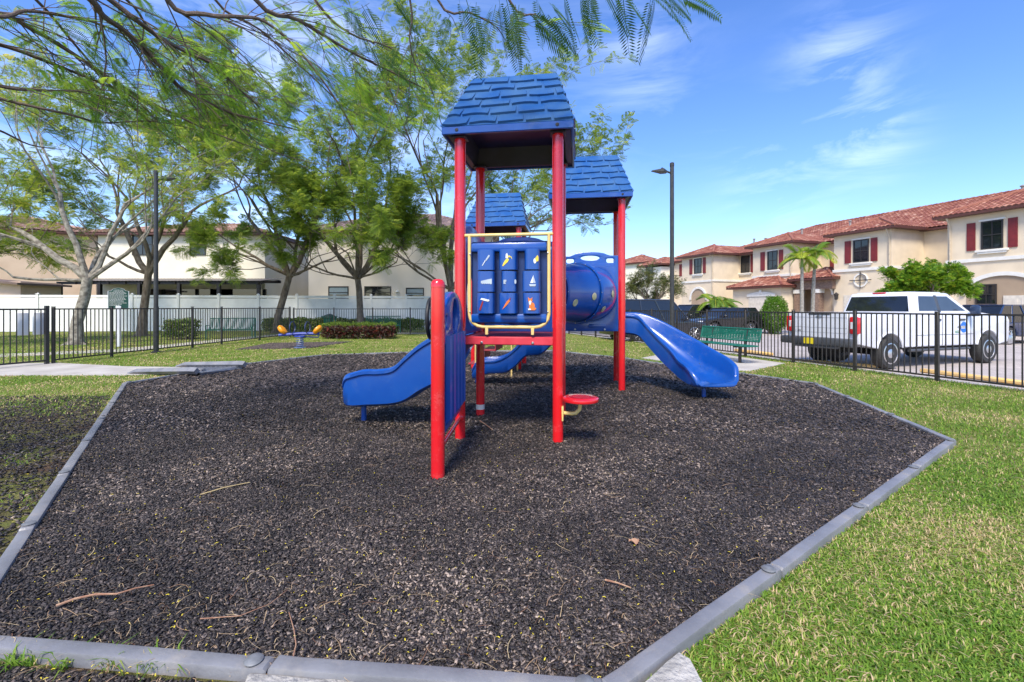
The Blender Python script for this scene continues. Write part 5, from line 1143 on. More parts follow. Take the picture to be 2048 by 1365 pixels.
def arch_trim(row, pxa, pxb, pytop, pyspring, d, name='arched_entry', inner=stucco, wd=.22):
    x0, x1 = row.x(pxa, d), row.x(pxb, d); pm = (pxa + pxb) / 2; zt = row.z(pm, pytop, d); zs_ = min(row.z(pm, pyspring, d), zt - .3); cx = (x0 + x1) / 2; rx = (x1 - x0) / 2
    arc = [(cx + rx * math.cos(R(a)), zs_ + (zt - zs_) * math.sin(R(a))) for a in range(0, 181, 12)]
    inner_ = [(x0 + .02, 0.05)] + [(cx + (x - cx) * .98, zs_ + (z - zs_) * .98) for x, z in reversed(arc)] + [(x1 - .02, .05)]
    g = MB(); g.plate([inner_], .02, frame((0, d - .012, 0), (1, 0, 0), (0, 0, 1))); ob = g.build(name, mat('porch_shade_stucco', (.40, .30, .20), .9, col2=(.34, .25, .17), scale=1), row.root, sharp=0)  # flat panel; shade of the porch recess painted as darker stucco
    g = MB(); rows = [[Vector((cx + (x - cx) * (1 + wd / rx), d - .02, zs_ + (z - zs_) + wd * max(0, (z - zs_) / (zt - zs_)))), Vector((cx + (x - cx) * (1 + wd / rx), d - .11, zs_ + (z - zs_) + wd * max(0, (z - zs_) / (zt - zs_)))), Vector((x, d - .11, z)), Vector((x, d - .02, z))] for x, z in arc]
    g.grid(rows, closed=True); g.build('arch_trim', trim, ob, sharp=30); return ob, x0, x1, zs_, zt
o1, x0, x1, zs_, zt = arch_trim(rw_, 1932, 2090, 551, 590, dA)
rw_.window((1952, 569, 1994, 609), dA - .03, sill=False)
g = MB(); xa, xb = rw_.x(2008, dA), rw_.x(2075, dA); g.box(((xa + xb) / 2, dA - .05, 1.15), (xb - xa, .05, 2.2)); 
for q in (-.25, .25): g.box(((xa + xb) / 2 + q * (xb - xa), dA - .08, 1.2), ((xb - xa) * .38, .02, 1.7))
g.build('front_door', door_white, rw_.root)
arch_trim(rw_, 1383, 1412, 578, 600, 0)
# ornament on block B: ring with cross
cx, cz = rw_.x(Z5(1232, 0)[0]), rw_.z(*Z5(1232, 503)); g = MB()
g.plate([circ(cx, cz, .50, .50, 28), circ(cx, cz, .40, .40, 28)], .08, frame((0, -.04, 0), (1, 0, 0), (0, 0, 1))); oo = g.build('wall_medallion', trim, rw_.root, sharp=30)
g = MB(); g.tube([(cx - .75, -.1, cz), (cx + .75, -.1, cz)], .03, 6); g.tube([(cx, -.1, cz - .6), (cx, -.1, cz + .62)], .03, 6); g.tube([(cx + .02, -.1, cz + .5), (cx + .35, -.1, cz + .3), (cx + .42, -.1, cz)], .02, 5); g.build('iron_cross', black_iron, oo)
def lantern(px, py, d):
    x, z = rw_.x(px, d), rw_.z(px, py, d); g = MB(); g.lathe((x, d - .22, z), [(.05, -.25), (.12, -.2), (.14, .12), (.18, .15), (.03, .32)], 8); g.tube([(x, d, z + .2), (x, d - .22, z + .3)], .02, 5); g.build('wall_lantern', black_iron, rw_.root)
lantern(*Z5(1118, 585), 0)
# garage B (mostly behind the truck)
g = MB(); xa, xb = rw_.x(1688), rw_.x(1776); g.box(((xa + xb) / 2, -.02, 1.25), (xb - xa, .05, 2.5)); 
for z_ in (.6, 1.2, 1.8): g.box(((xa + xb) / 2, -.05, z_), (xb - xa - .2, .02, .5))
g.build('garage_door', door_white, rw_.root)
for x_, d_ in ((xB1 - .12, 0), (xC1 - .12, 0), (xE1 - .12, 0), (xA0 + .15, dA)):
    g = MB(); g.tube([(x_, d_ - .38, EV - .02), (x_, d_ - .07, EV - .5), (x_, d_ - .07, .2)], .05, 6); g.build('downpipe', mat('beige_downpipe', (.62, .52, .38), .6), rw_.root)
# low garage wing C and its roof
dC = -1.6; xa, xb = rw_.x(1466, dC), rw_.x(1562, dC); zl = rw_.z(1500, 577, dC)
wing = rw_.wall(xa, xb, dC, 0, zl, stucco)
g = MB(); e1 = hip(g, xa, dC, xb, 1.4, zl + .1, .42, .4, 31); g.build('wing_roof', tile_red, rw_.root, sharp=35); eave(rw_.root, *e1, zl + .06)
g = MB(); ga, gb = rw_.x(1498, dC), rw_.x(1549, dC); gz = rw_.z(1523, 594, dC)
for k in range(4): g.box(((ga + gb) / 2, dC - .02, gz * (k + .5) / 4), (gb - ga, .05, gz / 4 - .02))
gd = g.build('garage_door', door_white, rw_.root)
g = MB(); n = 10
g.grid([[Vector((ga - .15 + (gb - ga + .3) * i / n, dC - .1, gz + .02)), Vector((ga - .15 + (gb - ga + .3) * i / n, dC - .1, gz + .22 + .22 * math.sin(math.pi * i / n))), Vector((ga - .15 + (gb - ga + .3) * i / n, dC, gz + .22 + .22 * math.sin(math.pi * i / n)))] for i in range(n + 1)]); g.box(((ga + gb) / 2, dC - .12, gz + .42), (.2, .08, .34)); g.build('lintel', trim, gd)
# porch between C and B
dP = -.4; xa, xb = rw_.x(1588, dP), rw_.x(1664, dP); zp = rw_.z(1620, 560, dP)
g = MB(); e2 = hip(g, xa, dP, xb, RD, zp + .1, .42, .35, 41); g.build('porch_roof', tile_red, rw_.root, sharp=35); eave(rw_.root, *e2, zp + .06)
pil = []
for pa, pb, m_ in ((1588, 1596, stone), (1625, 1637, stone)):
    a, b_ = rw_.x(pa, dP), rw_.x(pb, dP); g = MB(); g.box(((a + b_) / 2, dP + .3, zp * .36), (b_ - a, .6, zp * .72)); g.build('stone_pillar', m_, rw_.root, sharp=0)
    g = MB(); g.box(((a + b_) / 2, dP + .3, zp * .76), (b_ - a + .12, .7, zp * .08)); g.build('pillar_cap', trim, rw_.root, sharp=0)
g = MB(); g.box(((xa + xb) / 2, dP + .3, zp * .90), (xb - xa, .5, zp * .2)); g.build('porch_beam', stone, rw_.root, sharp=0)
arch_trim(rw_, 1645, 1665, 576, 590, .2, wd=.15)
g = MB(); g.box((rw_.x(1655, .2), .25, zp / 2), (rw_.x(1667, .2) - rw_.x(1641, .2), .06, zp)); g.build('porch_wall', stucco, rw_.root, sharp=0)
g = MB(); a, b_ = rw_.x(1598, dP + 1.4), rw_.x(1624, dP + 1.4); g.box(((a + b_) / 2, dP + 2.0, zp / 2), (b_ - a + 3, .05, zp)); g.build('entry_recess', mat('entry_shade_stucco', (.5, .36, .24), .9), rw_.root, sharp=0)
# far neighbour with gable
fr2 = Row('far_townhouse', (P(1366, 615, 62).x, 62, 0), math.atan2(-.943, .332), 'cream townhouse with small gable at the far left end of the row', 'townhouse')
a, b_ = fr2.x(1283), fr2.x(1322); fr2.wall(a, b_, 0, 9, fr2.z(1310, 535), stucco_light); fr2.wall(fr2.x(1322) - 2, fr2.x(1366) + 1, 2.0, 11, fr2.z(1340, 527, 2.0) - .05, stucco)
g = MB(); ev = fr2.z(1340, 526, 2.0); ez = hip(g, fr2.x(1322) - 2, 2.0, fr2.x(1366) + 1, 11, ev, .42, .5, 51); gz1 = fr2.z(1300, 531)
ez2 = hip(g, a, 0, b_, 9, gz1, .42, .5, 55, ends=(1, 0)); g.build('roof', tile_red, fr2.root, sharp=35); eave(fr2.root, *ez, ev - .06); eave(fr2.root, *ez2, gz1 - .06)
fr2.window(W5(155, 425, 190, 480), 0, sill=True)
g = MB(); x_ = fr2.x(1363, 2.0); g.box((x_, 1.96, fr2.z(1363, 541, 2.0)), (.8, .06, 1.7)); g.build('shutter', shutter_red, fr2.root, sharp=0)
fr3 = Row('distant_house', (P(1245, 615, 80).x, 80, 0), R(-50), 'small pale house seen right of the tunnel tower', 'house')
fr3.wall(-2, 5, 0, 8, 9.0, stucco_light); g = MB(); ez = hip(g, -2, 0, 5, 8, 9.1, .42, .5, 58); g.build('roof', tile_red, fr3.root, sharp=35); eave(fr3.root, *ez, 9.05)
# ---- left houses
hl = Row('garden_house', (P(530, 615, 34.5).x, 34.5, 0), R(0), 'ivory two-storey house with dark pergola behind the white fence', 'house')
x0 = hl.x(196); ze = hl.z(400, 470); hl.wall(x0, 0, 0, 9, ze, stucco_light); g = MB(); ee = hip(g, x0, 0, 0, 9, ze + .12, .28, .5, 61); g.build('roof', tile_brown, hl.root, sharp=35); eave(hl.root, *ee, ze + .06)
hl.window((380, 474, 412, 511), 0, sill=False, mullion=False); hl.window((265, 468, 306, 511), 0, sill=False)
pg = empty('pergola', (hl.p0.x, 34.45, 0), 0, 'dark timber pergola with corrugated roof against the ivory house', 'pergola')
xa = P(113, 615, 31.5).x - hl.p0.x; xb = P(527, 615, 31.5).x - hl.p0.x; zt = P(0, 563, 31.5).z
g = MB(); m_ = int((xb - xa) / .12); rows = []
for i in range(m_ + 1):
    x = xa + (xb - xa) * i / m_; q = .03 * (i % 2); rows.append([Vector((x, -3.2, zt + q)), Vector((x, -.02, zt + .35 + q))])
g.grid(rows); g.build('corrugated_roof', corrugated, pg, sharp=0)
g = MB(); g.box(((xa + xb) / 2, -3.0, zt - .12), (xb - xa - .2, .12, .18)); g.box(((xa + xb) / 2, -.4, zt + .1), (xb - xa - .2, .12, .2))
for i in range(13): x = xa + .3 + (xb - xa - .6) * i / 12; g.box((x, -1.7, zt + .02), (.08, 2.9, .14), Matrix.Rotation(R(6), 4, 'X'))
g.build('rafters', wood_dark, pg, sharp=0)
for i in range(6): g = MB(); x = xa + .3 + (xb - xa - .6) * i / 5; g.box((x, -3.0, zt / 2 - .1), (.2, .2, zt)); g.build('post', wood_dark, pg)
g = MB(); g.box((xa + 7.2, -.10, 1.5), (6.3, .06, 2.6)); g.box((xb - 3.4, -.10, 1.5), (4.2, .06, 2.6)); g.build('patio_door', glass, pg, sharp=0)
hp_ = Row('pink_house', (P(617, 615, 34.8).x, 34.8, 0), R(1.5), 'pale pink two-storey house with three dark ground-floor windows behind white fence', 'house')
x1 = hp_.x(985); ze = hp_.z(620, 466); hp_.wall(0, x1, 0, 10, ze, stucco_pink); g = MB(); ee = hip(g, 0, 0, x1, 10, ze + .12, .40, .5, 67); g.build('roof', tile_grey, hp_.root, sharp=35); eave(hp_.root, *ee, ze + .06)
for r_ in ((657, 573, 697, 598), (729, 573, 782, 598), (812, 576, 848, 598)): hp_.window(r_, 0, sill=False, mullion=(r_[0] == 729), blind=(r_[0] != 729))
hp_.window((738, 500, 768, 525), 0, sill=False)
g = MB(); x_, z_ = hp_.x(795), hp_.z(795, 583); g.lathe((x_, -.12, z_), [(.05, -.1), (.16, -.06), (.1, .05)], 10); g.build('wall_light', trim, hp_.root)
pe = Row('peach_house', (P(192, 615, 36).x, 36, 0), R(38), 'peach two-storey house wall at the far left behind the fence', 'house')
x0 = pe.x(-160); ze = pe.z(190, 472); pe.wall(x0, 0, 0, 9, ze, stucco_peach); g = MB(); ee = hip(g, x0, 0, 0, 9, ze + .1, .30, .5, 71); g.build('roof', tile_brown, pe.root, sharp=35); eave(pe.root, *ee, ze + .05)
g = MB(); an = P(20, 560, 29); g.box((an.x, 29, 1.5), (4, 2.5, 3.0)); ao = g.build('garden_shed', stucco_peach, None); tag(ao, 'low peach shed with brown roof at the far left edge', 'shed')
g = MB(); g.box((an.x, 28.9, 3.05), (4.8, 3.4, .12), Matrix.Rotation(R(5), 4, 'Y')); g.build('roof', mat('brown_shed_roof', (.17, .12, .10), .8), ao)
bt = Row('terracotta_roof_house', (P(615, 615, 52).x, 52, 0), R(4), 'orange house seen in the gap between ivory and pink houses', 'house')
x0 = bt.x(505); ze = bt.z(560, 545); bt.wall(x0, .8, 0, 8, ze, stucco_peach); g = MB(); ee = hip(g, x0, 0, .8, 8, ze + .1, .42, .5, 75); g.build('roof', tile_red, bt.root, sharp=35); eave(bt.root, *ee, ze + .05)
bt.window((558, 553, 570, 574), 0, sill=False, shutters=((549, 556), (572, 578)))
# white vinyl fence
vf = empty('vinyl_fence', (-33, 26.8, 0), 0, 'white vinyl privacy fence running behind the trees', 'fence')
VF = [(-33, 26.6), (-20, 27.6), (-9, 29.4), (-2.6, 30.6)]
for a, b_ in zip(VF[:-1], VF[1:]):
    a, b_ = Vector((a[0] + 33, a[1] - 26.8, 0)), Vector((b_[0] + 33, b_[1] - 26.8, 0)); L = (b_ - a).length; n = round(L / 2.4); d = (b_ - a) / L; rot = Matrix.Rotation(math.atan2(d.y, d.x), 4, 'Z'); hh = 2.12
    for i in range(n):
        p = a + d * L * i / n; g = MB(); g.box((p.x, p.y, (hh + .1) / 2), (.13, .13, hh + .1), rot); g.box((p.x, p.y, hh + .11), (.17, .17, .03), rot); g.lathe((p.x, p.y, hh + .12), [(.09, 0), (.06, .03), (.005, .06)], 4); g.build('post', white_vinyl, vf, sharp=0)
        c = p + d * L / n / 2; g = MB(); ll = L / n - .13; g.box((c.x, c.y, hh - .02), (ll, .05, .15), rot); g.box((c.x, c.y, .12), (ll, .05, .18), rot); g.box((c.x, c.y, hh / 2 + .02), (ll, .022, hh - .3), rot)
        for k in range(1, 14): t = p + d * (.065 + ll * k / 14); g.box((t.x + d.y * .012, t.y - d.x * .012, hh / 2 + .02), (.008, .004, hh - .36), rot)
        g.build('panel', white_vinyl, vf, sharp=0)

# ================================================================ PLANTS
def fronds(base, d, L, npair=8, pl=.36, pw=.045, seed=0, droop=.25, tb=(.1, .8), roll=None):
    """feather leaves: base (n,3), d (n,3) unit, L (n,) -> verts, faces, tint"""
    rg = np.random.RandomState(seed); n = len(base); z = np.array([0, 0, 1.0])
    s = np.cross(d, z); s /= np.linalg.norm(s, axis=1, keepdims=True) + 1e-9; u = np.cross(s, d)
    rl_ = rg.normal(0, .6, n) if roll is None else rg.normal(0, roll, n); s2 = s * np.cos(rl_)[:, None] + u * np.sin(rl_)[:, None]; nn = np.cross(s2, d)
    tints = np.clip(rg.uniform(tb[0], tb[1], n) + rg.normal(0, .08, n), 0, 1); V_, T_ = [], []
    def at_(t): return base + d * (L * t)[:, None] - z * (L * droop * t * t)[:, None]
    pv = at_(np.full(n, 0.)); pe_ = at_(np.full(n, .98)); wv = s2 * (L * .008)[:, None] + 1e-4
    V_.append(np.stack([pv - wv, pv + wv, pe_ + wv * .4, pe_ - wv * .4], 1)); T_.append(tints * .8)
    for k in range(npair):
        t = .14 + .84 * k / npair; c = at_(np.full(n, t)); ln = L * pl * (math.sin(math.pi * (.18 + .72 * t)) ** .8)
        for sg in (-1, 1):
            dr = s2 * sg * .93 + d * .32 - nn * .0; dr = dr - z * .22; tip = c + dr * (ln * rg.uniform(.8, 1.1, n))[:, None]; md_ = c * .45 + tip * .55; wv = d * (L * pw * .5)[:, None]
            V_.append(np.stack([c, md_ + wv, tip, md_ - wv], 1)); T_.append(np.clip(tints + rg.normal(0, .05, n), 0, 1))
    V_ = np.stack(V_, 1).reshape(-1, 3); T_ = np.stack(T_, 1).reshape(-1); m = len(T_)
    return V_, np.arange(m * 4).reshape(-1, 4), T_
def grow(rnd, p, d, L, r, lev, maxlev, out, tips, spread=.6, up=.25, kids=(3, 3), wig=.22, shrink=.72, tend=None):
    n = 5; path = [p.copy()]; rad = [r]; cur = p.copy(); dd = d.copy()
    for i in range(n):
        dd = (dd + Vector((rnd.gauss(0, wig), rnd.gauss(0, wig), rnd.gauss(0, wig) + up * .25)) * .5).normalized()
        if tend: dd = (dd + tend * .06).normalized()
        cur = cur + dd * L / n; path.append(cur.copy()); rad.append(r * (1 - .42 * (i + 1) / n))
        if lev >= maxlev - 1: tips.append((cur.copy(), dd.copy(), lev))
    out.append((path, rad, lev))
    if lev >= maxlev: return
    for k in range(rnd.randint(*kids)):
        i = n if k == 0 else rnd.randint(2, n); a = rnd.uniform(0, 2 * math.pi); q = dd.orthogonal().normalized(); q = (Matrix.Rotation(a, 3, dd) @ q)
        nd = (dd + q * spread * rnd.uniform(.6, 1.25) + Vector((0, 0, up * .5))).normalized()
        grow(rnd, path[i], nd, L * shrink * rnd.uniform(.8, 1.15), rad[i] * (.78 if k == 0 else .6), lev + 1, maxlev, out, tips, spread, up, kids, wig, shrink, tend)
def tree(name, loc, trunk, limbs, lab, seed, Lf=.42, nf=7, maxlev=4, mleaf=None, mbark=None, r0=.2, tb=(.1, .75), kids=(3, 3), spread=.62, up=.22, keep=1.0, cat='tree', shrink=.72, group=None, npair=8, pw=.075, tend=None, rootlen=None):
    """trunk: list of offsets; limbs: list of (direction, length, radius)"""
    root = empty(name, loc, 0, lab, cat, group); rnd = random.Random(seed)
    g = MB(); tp = [Vector(q) for q in trunk]; rad = [r0 * (1.35 if i == 0 else 1 - .25 * i / len(tp)) for i in range(len(tp))]
    g.tube([tp[0] - Vector((0, 0, .15))] + tp, [r0 * 1.7] + rad, 12)
    for k in range(5): a = k * 1.3 + seed; g.tube([tp[0] + Vector((math.cos(a) * r0 * 2.2, math.sin(a) * r0 * 2.2, -.05)), tp[0] + Vector((math.cos(a) * r0 * .8, math.sin(a) * r0 * .8, .10)), tp[0] + Vector((math.cos(a) * r0 * .2, math.sin(a) * r0 * .2, .5))], [.04, .09, .08], 6)
    g.build('trunk', mbark or bark, root)
    out, tips = [], []
    for d, L, r in limbs: grow(rnd, tp[-1] - Vector((0, 0, r0 * .5)), Vector(d).normalized(), L, r, 1, maxlev, out, tips, spread, up, kids, shrink=shrink, tend=tend)
    g = MB()
    for path, rd, lev in out: g.tube(path, [max(x, .008) for x in rd], 8 if lev < 2 else 5 if lev < 4 else 4, cap=False)
    g.build('branches', mbark or bark, root)
    b_, d_, l_ = [], [], []
    for p, d, lev in tips:
        if rnd.random() > keep: continue
        for k in range(nf):
            q = Vector((rnd.gauss(0, 1), rnd.gauss(0, 1), rnd.gauss(0, .55) + .1)).normalized(); dd = (q + d * .5).normalized(); b_.append(p + q * .08); d_.append(dd); l_.append(Lf * rnd.uniform(.6, 1.25))
    b_, d_, l_ = np.array([tuple(v) for v in b_]), np.array([tuple(v) for v in d_]), np.array(l_)
    V_, F_, T_ = fronds(b_, d_, l_, npair, .40, pw, seed, .3, tb)
    npmesh('foliage', V_, F_, T_, mleaf or leaf, root); return root
B_ = bark_pale
def lims(seed, n, L, r, el=(35, 65)):
    rnd = random.Random(seed); return [((math.cos(2 * math.pi * k / n + rnd.uniform(-.3, .3)) * math.cos(R(e)), math.sin(2 * math.pi * k / n + rnd.uniform(-.3, .3)) * math.cos(R(e)), math.sin(R(e))), L * rnd.uniform(.85, 1.15), r * rnd.uniform(.8, 1.1)) for k in range(n) for e in [rnd.uniform(*el)]]
G_ = 'feathery shade trees along the white fence'
c = at(152, 690); tree('shade_tree', (c.x, c.y, 0), [(0, 0, 0), (.05, 0, .9), (.35, 0, 1.9), (.45, 0, 2.6)], [((-.75, .1, .8), 3.3, .15), ((-.25, -.2, 1.2), 3.5, .12), ((.3, .2, 1.1), 3.3, .11), ((.85, .1, .6), 2.8, .10), ((-.1, .6, .8), 2.2, .09), ((-1, -.1, .22), 2.4, .07)], 'mostly bare tree with pale mottled trunk nearest the left gate', 5, nf=3, Lf=.36, keep=.5, mbark=B_, r0=.20, maxlev=5, shrink=.74, kids=(2, 3), tb=(.3, .95), group=G_)
c = Vector((P(283, 615, 23).x, 23, 0)); tree('shade_tree', c, [(0, 0, 0), (.1, 0, 1.2), (.25, 0, 2.3), (.35, 0, 3.2)], [((-.75, 0, .9), 3.8, .15), ((.7, .1, .95), 3.8, .15), ((-.2, .4, 1.2), 3.8, .12), ((.3, -.3, 1.2), 3.8, .12), ((-1, -.3, .35), 2.6, .08)], 'dark forked tree directly left of the left lamp post', 9, nf=6, Lf=.38, keep=.7, r0=.19, maxlev=5, shrink=.76, kids=(2, 3), group=G_)
c = Vector((P(553, 615, 24.2).x, 26.0, 0)); c.x = P(553, 615, 26).x; tree('shade_tree', c, [(0, 0, 0), (.1, 0, 1.0), (.45, 0, 2.2), (.75, 0, 3.3)], [((.6, 0, 1.2), 4.9, .17), ((-.5, .1, 1.2), 5.0, .15), ((-.1, -.4, 1.2), 4.9, .13), ((.2, .6, 1), 4.2, .12), ((1, -.2, .3), 2.8, .08), ((-1, -.1, .45), 3.4, .09), ((.9, -.5, .12), 2.8, .06), ((-.8, -.6, .15), 2.8, .06)], 'leaning trunk tree behind the spring seesaw', 13, nf=7, Lf=.40, keep=.85, r0=.20, maxlev=5, shrink=.75, kids=(2, 3), group=G_)
c = Vector((P(715, 615, 26.4).x, 27.0, 0)); tree('shade_tree', c, [(0, 0, 0), (-.05, 0, 1.2), (-.1, 0, 2.4), (-.2, 0, 3.2)], [((-.65, 0, 1.1), 4.7, .15), ((0, .2, 1.2), 5.2, .15), ((.65, .1, 1.1), 4.8, .16), ((.2, -.5, 1), 4.2, .12), ((-.9, -.2, .6), 3.2, .09), ((.95, -.3, .45), 2.9, .09), ((-1, -.3, .12), 2.8, .07), ((.9, -.5, .15), 3.0, .07), ((0, -1, .3), 2.6, .06)], 'broad three-limbed tree between litter bin and right slatted bench', 17, nf=7, Lf=.40, keep=.85, r0=.20, maxlev=5, shrink=.75, kids=(2, 3), group=G_)
c = Vector((P(903, 615, 26.2).x, 26.6, 0)); tree('shade_tree', c, [(0, 0, 0), (-.05, 0, 1.4), (-.1, 0, 2.6)], [((-.6, 0, 1.2), 5.4, .15), ((.05, .2, 1.3), 5.8, .16), ((.5, .1, .95), 4.4, .15), ((.9, -.2, .55), 3.8, .12), ((-.3, -.5, 1.2), 4.8, .12), ((1, .2, .32), 3.4, .09), ((-1, -.4, .2), 3.4, .08), ((-.6, -.7, .35), 3.2, .07)], 'tall tree directly behind the play towers', 23, nf=7, Lf=.40, keep=.85, r0=.20, maxlev=5, shrink=.76, kids=(2, 3), tend=Vector((.5, 0, 0)), group=G_)
c = Vector((-23.2, 17.5, 0)); tree('shade_tree', c, [(0, 0, 0), (.1, 0, 1.6), (.2, 0, 2.8)], [((.8, .1, .8), 2.8, .12), ((.3, -.3, 1), 3.0, .12), ((-.6, .2, .9), 2.8, .12), ((.6, .6, .6), 2.4, .1), ((1, -.2, .5), 2.4, .1)], 'leafy yellow green tree partly outside the left picture edge', 29, nf=4, keep=.6, r0=.18, maxlev=4, kids=(3, 4), tb=(.35, 1), group=G_)
# small bushes and hedges
def leaf_blob(name, loc, pts_fn, n, size, mleaf, lab, cat, tb=(.1, .9), seed=0, stem=None, parent_lab=None, group=None, wr=.42):
    rg = np.random.RandomState(seed); P_ = pts_fn(rg, n); m = len(P_); root = empty(name, loc, 0, lab, cat, group)
    d = rg.normal(0, 1, (m, 3)); d[:, 2] = np.abs(d[:, 2]) * .6 + .1; d /= np.linalg.norm(d, axis=1, keepdims=True); s = np.cross(d, rg.normal(0, 1, (m, 3))); s /= np.linalg.norm(s, axis=1, keepdims=True) + 1e-9
    L = size * rg.uniform(.6, 1.3, m)[:, None]; tip = P_ + d * L; md_ = P_ + d * L * .45 + np.cross(s, d) * L * .12; w_ = s * L * wr * .5
    V_ = np.stack([P_, md_ + w_, tip, md_ - w_], 1).reshape(-1, 3); T_ = np.clip(rg.uniform(tb[0], tb[1], m), 0, 1)
    npmesh('foliage', V_, np.arange(m * 4).reshape(-1, 4), T_, mleaf, root)
    g = MB(); rnd = random.Random(seed); lo_, hi_ = P_.min(0), P_.max(0)
    for k in range(stem or 8):
        x, y = rnd.uniform(lo_[0] * .8, hi_[0] * .8), rnd.uniform(lo_[1] * .7, hi_[1] * .7); g.tube([(x, y, -.05), (x + rnd.uniform(-.08, .08), y, hi_[2] * .4), (x + rnd.uniform(-.2, .2), y, hi_[2] * .8)], [.02, .015, .006], 5)
    g.build('stems', bark_dark, root); return root
def boxpts(lx, ly, hz, bumps=1.5, z0=.04):
    def f(rg, n):
        x, y, z = rg.uniform(-lx / 2, lx / 2, n), rg.uniform(-ly / 2, ly / 2, n), rg.uniform(z0, 1, n) ** .7 * hz; z *= 1 + .10 * np.sin(x * 3 * bumps) * np.cos(y * 4) + rg.normal(0, .03, n); y *= 1 - .25 * (z / hz) ** 3; return np.stack([x, y, z], 1)
    return f
def ballpts(rx, rz, z0):
    def f(rg, n):
        d = rg.normal(0, 1, (n, 3)); d /= np.linalg.norm(d, axis=1, keepdims=True); r = rg.uniform(.55, 1.03, n)[:, None] ** .6 * (1 + .08 * np.sin(d[:, :1] * 6 + d[:, 2:] * 5)); q = d * r * np.array([rx, rx, rz]); q[:, 2] += z0; return q
    return f
h1 = P(385, 615, 21.0); leaf_blob('hedge', (h1.x - .45, 20.9, 0), boxpts(1.3, .9, .86), 3400, .11, leaf_hedge, 'variegated hedge at the left end beside the slatted bench', 'hedge', (.1, 1), 3, 14)
x0, x1 = P(495, 615, 24.5).x, P(640, 615, 25.6).x; leaf_blob('hedge', ((x0 + x1) / 2, 26.2, 0), boxpts(x1 - x0, .9, .78), 9000, .12, leaf_hedge, 'long green and yellow hedge behind the spring seesaw', 'hedge', (.1, 1), 4, 24)
x0, x1 = P(660, 615, 26.5).x, P(840, 615, 26.5).x; leaf_blob('hedge', ((x0 + x1) / 2, 27.6, 0), boxpts(x1 - x0, .9, .72), 9000, .12, leaf_hedge, 'green and yellow hedge running behind the right slatted bench', 'hedge', (.1, 1), 5, 24)
x0, x1 = at(640, 677).x, at(785, 677).x; leaf_blob('hedge', ((x0 + x1) / 2, 21.9, 0), boxpts(x1 - x0, 1.1, .68), 9000, .09, leaf, 'clipped green hedge behind the purple croton bushes', 'hedge', (.0, .6), 6, 20)
for k, (px, wd) in enumerate(((664, 1.0), (692, 1.1), (722, 1.1), (748, .9), (772, 1.0))):
    q = at(px, 678); leaf_blob('croton_bush', (q.x, q.y, 0), boxpts(wd * .8, .6, .50, 2.5), 800, .17, leaf_croton, 'purple and red croton bush in front of the clipped hedge, ' + ord_(k) + ' from the left', 'bush', (0, 1), 40 + k, 10, group='croton bushes in a row', wr=.3)
q = P(1549, 615, 27.5); leaf_blob('round_bush', (q.x, 27.5, -.15), ballpts(.72, 1.15, 1.15), 9000, .10, leaf_bright, 'clipped egg-shaped bright green bush by the garage', 'bush', (0, .6), 51, 10)
q = P(1448, 615, 30); leaf_blob('shrub', (q.x + .5, 29.0, -.15), boxpts(3.5, 1.2, 1.2), 3000, .2, leaf_bright, 'loose green shrubs below the small palm', 'bush', (0, .8), 52, 14)
tree('bay_tree', (P(1295, 615, 44).x, 44, -.15), [(0, 0, 0), (.1, 0, 1.0), (.1, 0, 1.6)], lims(3, 6, 1.7, .10, (20, 65)), 'grey green twiggy tree in front of the far townhouse', 61, Lf=.28, nf=4, keep=.8, maxlev=4, mleaf=leaf_dry, r0=.14, tb=(.1, .9), kids=(3, 4), up=.1)
tree('garden_tree', (P(620, 615, 44).x, 44, 0), [(0, 0, 0), (0, 0, 1.0)], lims(8, 6, 1.7, .1, (20, 70)), 'low dense green tree in the gap between two houses', 65, Lf=.4, nf=7, maxlev=3, mleaf=leaf_dry, kids=(4, 5), r0=.14)
q = P(1858, 615, 19.6); tree('parkway_tree', (q.x, 19.6, -.15), [(0, 0, 0), (.0, 0, .9), (.05, 0, 1.75)], [((-.8, 0, .75), .85, .05), ((.8, 0, .8), .8, .05), ((.4, .4, .9), .9, .05), ((-.4, -.3, 1), .95, .05), ((.8, -.3, .5), .7, .04), ((-.1, .2, 1), 1.05, .05), ((-.9, .1, .45), .75, .04)], 'bright yellow green layered tree standing behind the pickup truck', 71, Lf=.17, nf=9, maxlev=4, mleaf=leaf_bright, r0=.07, tb=(.1, .9), kids=(3, 4), up=.05, shrink=.66, npair=3, pw=.32)
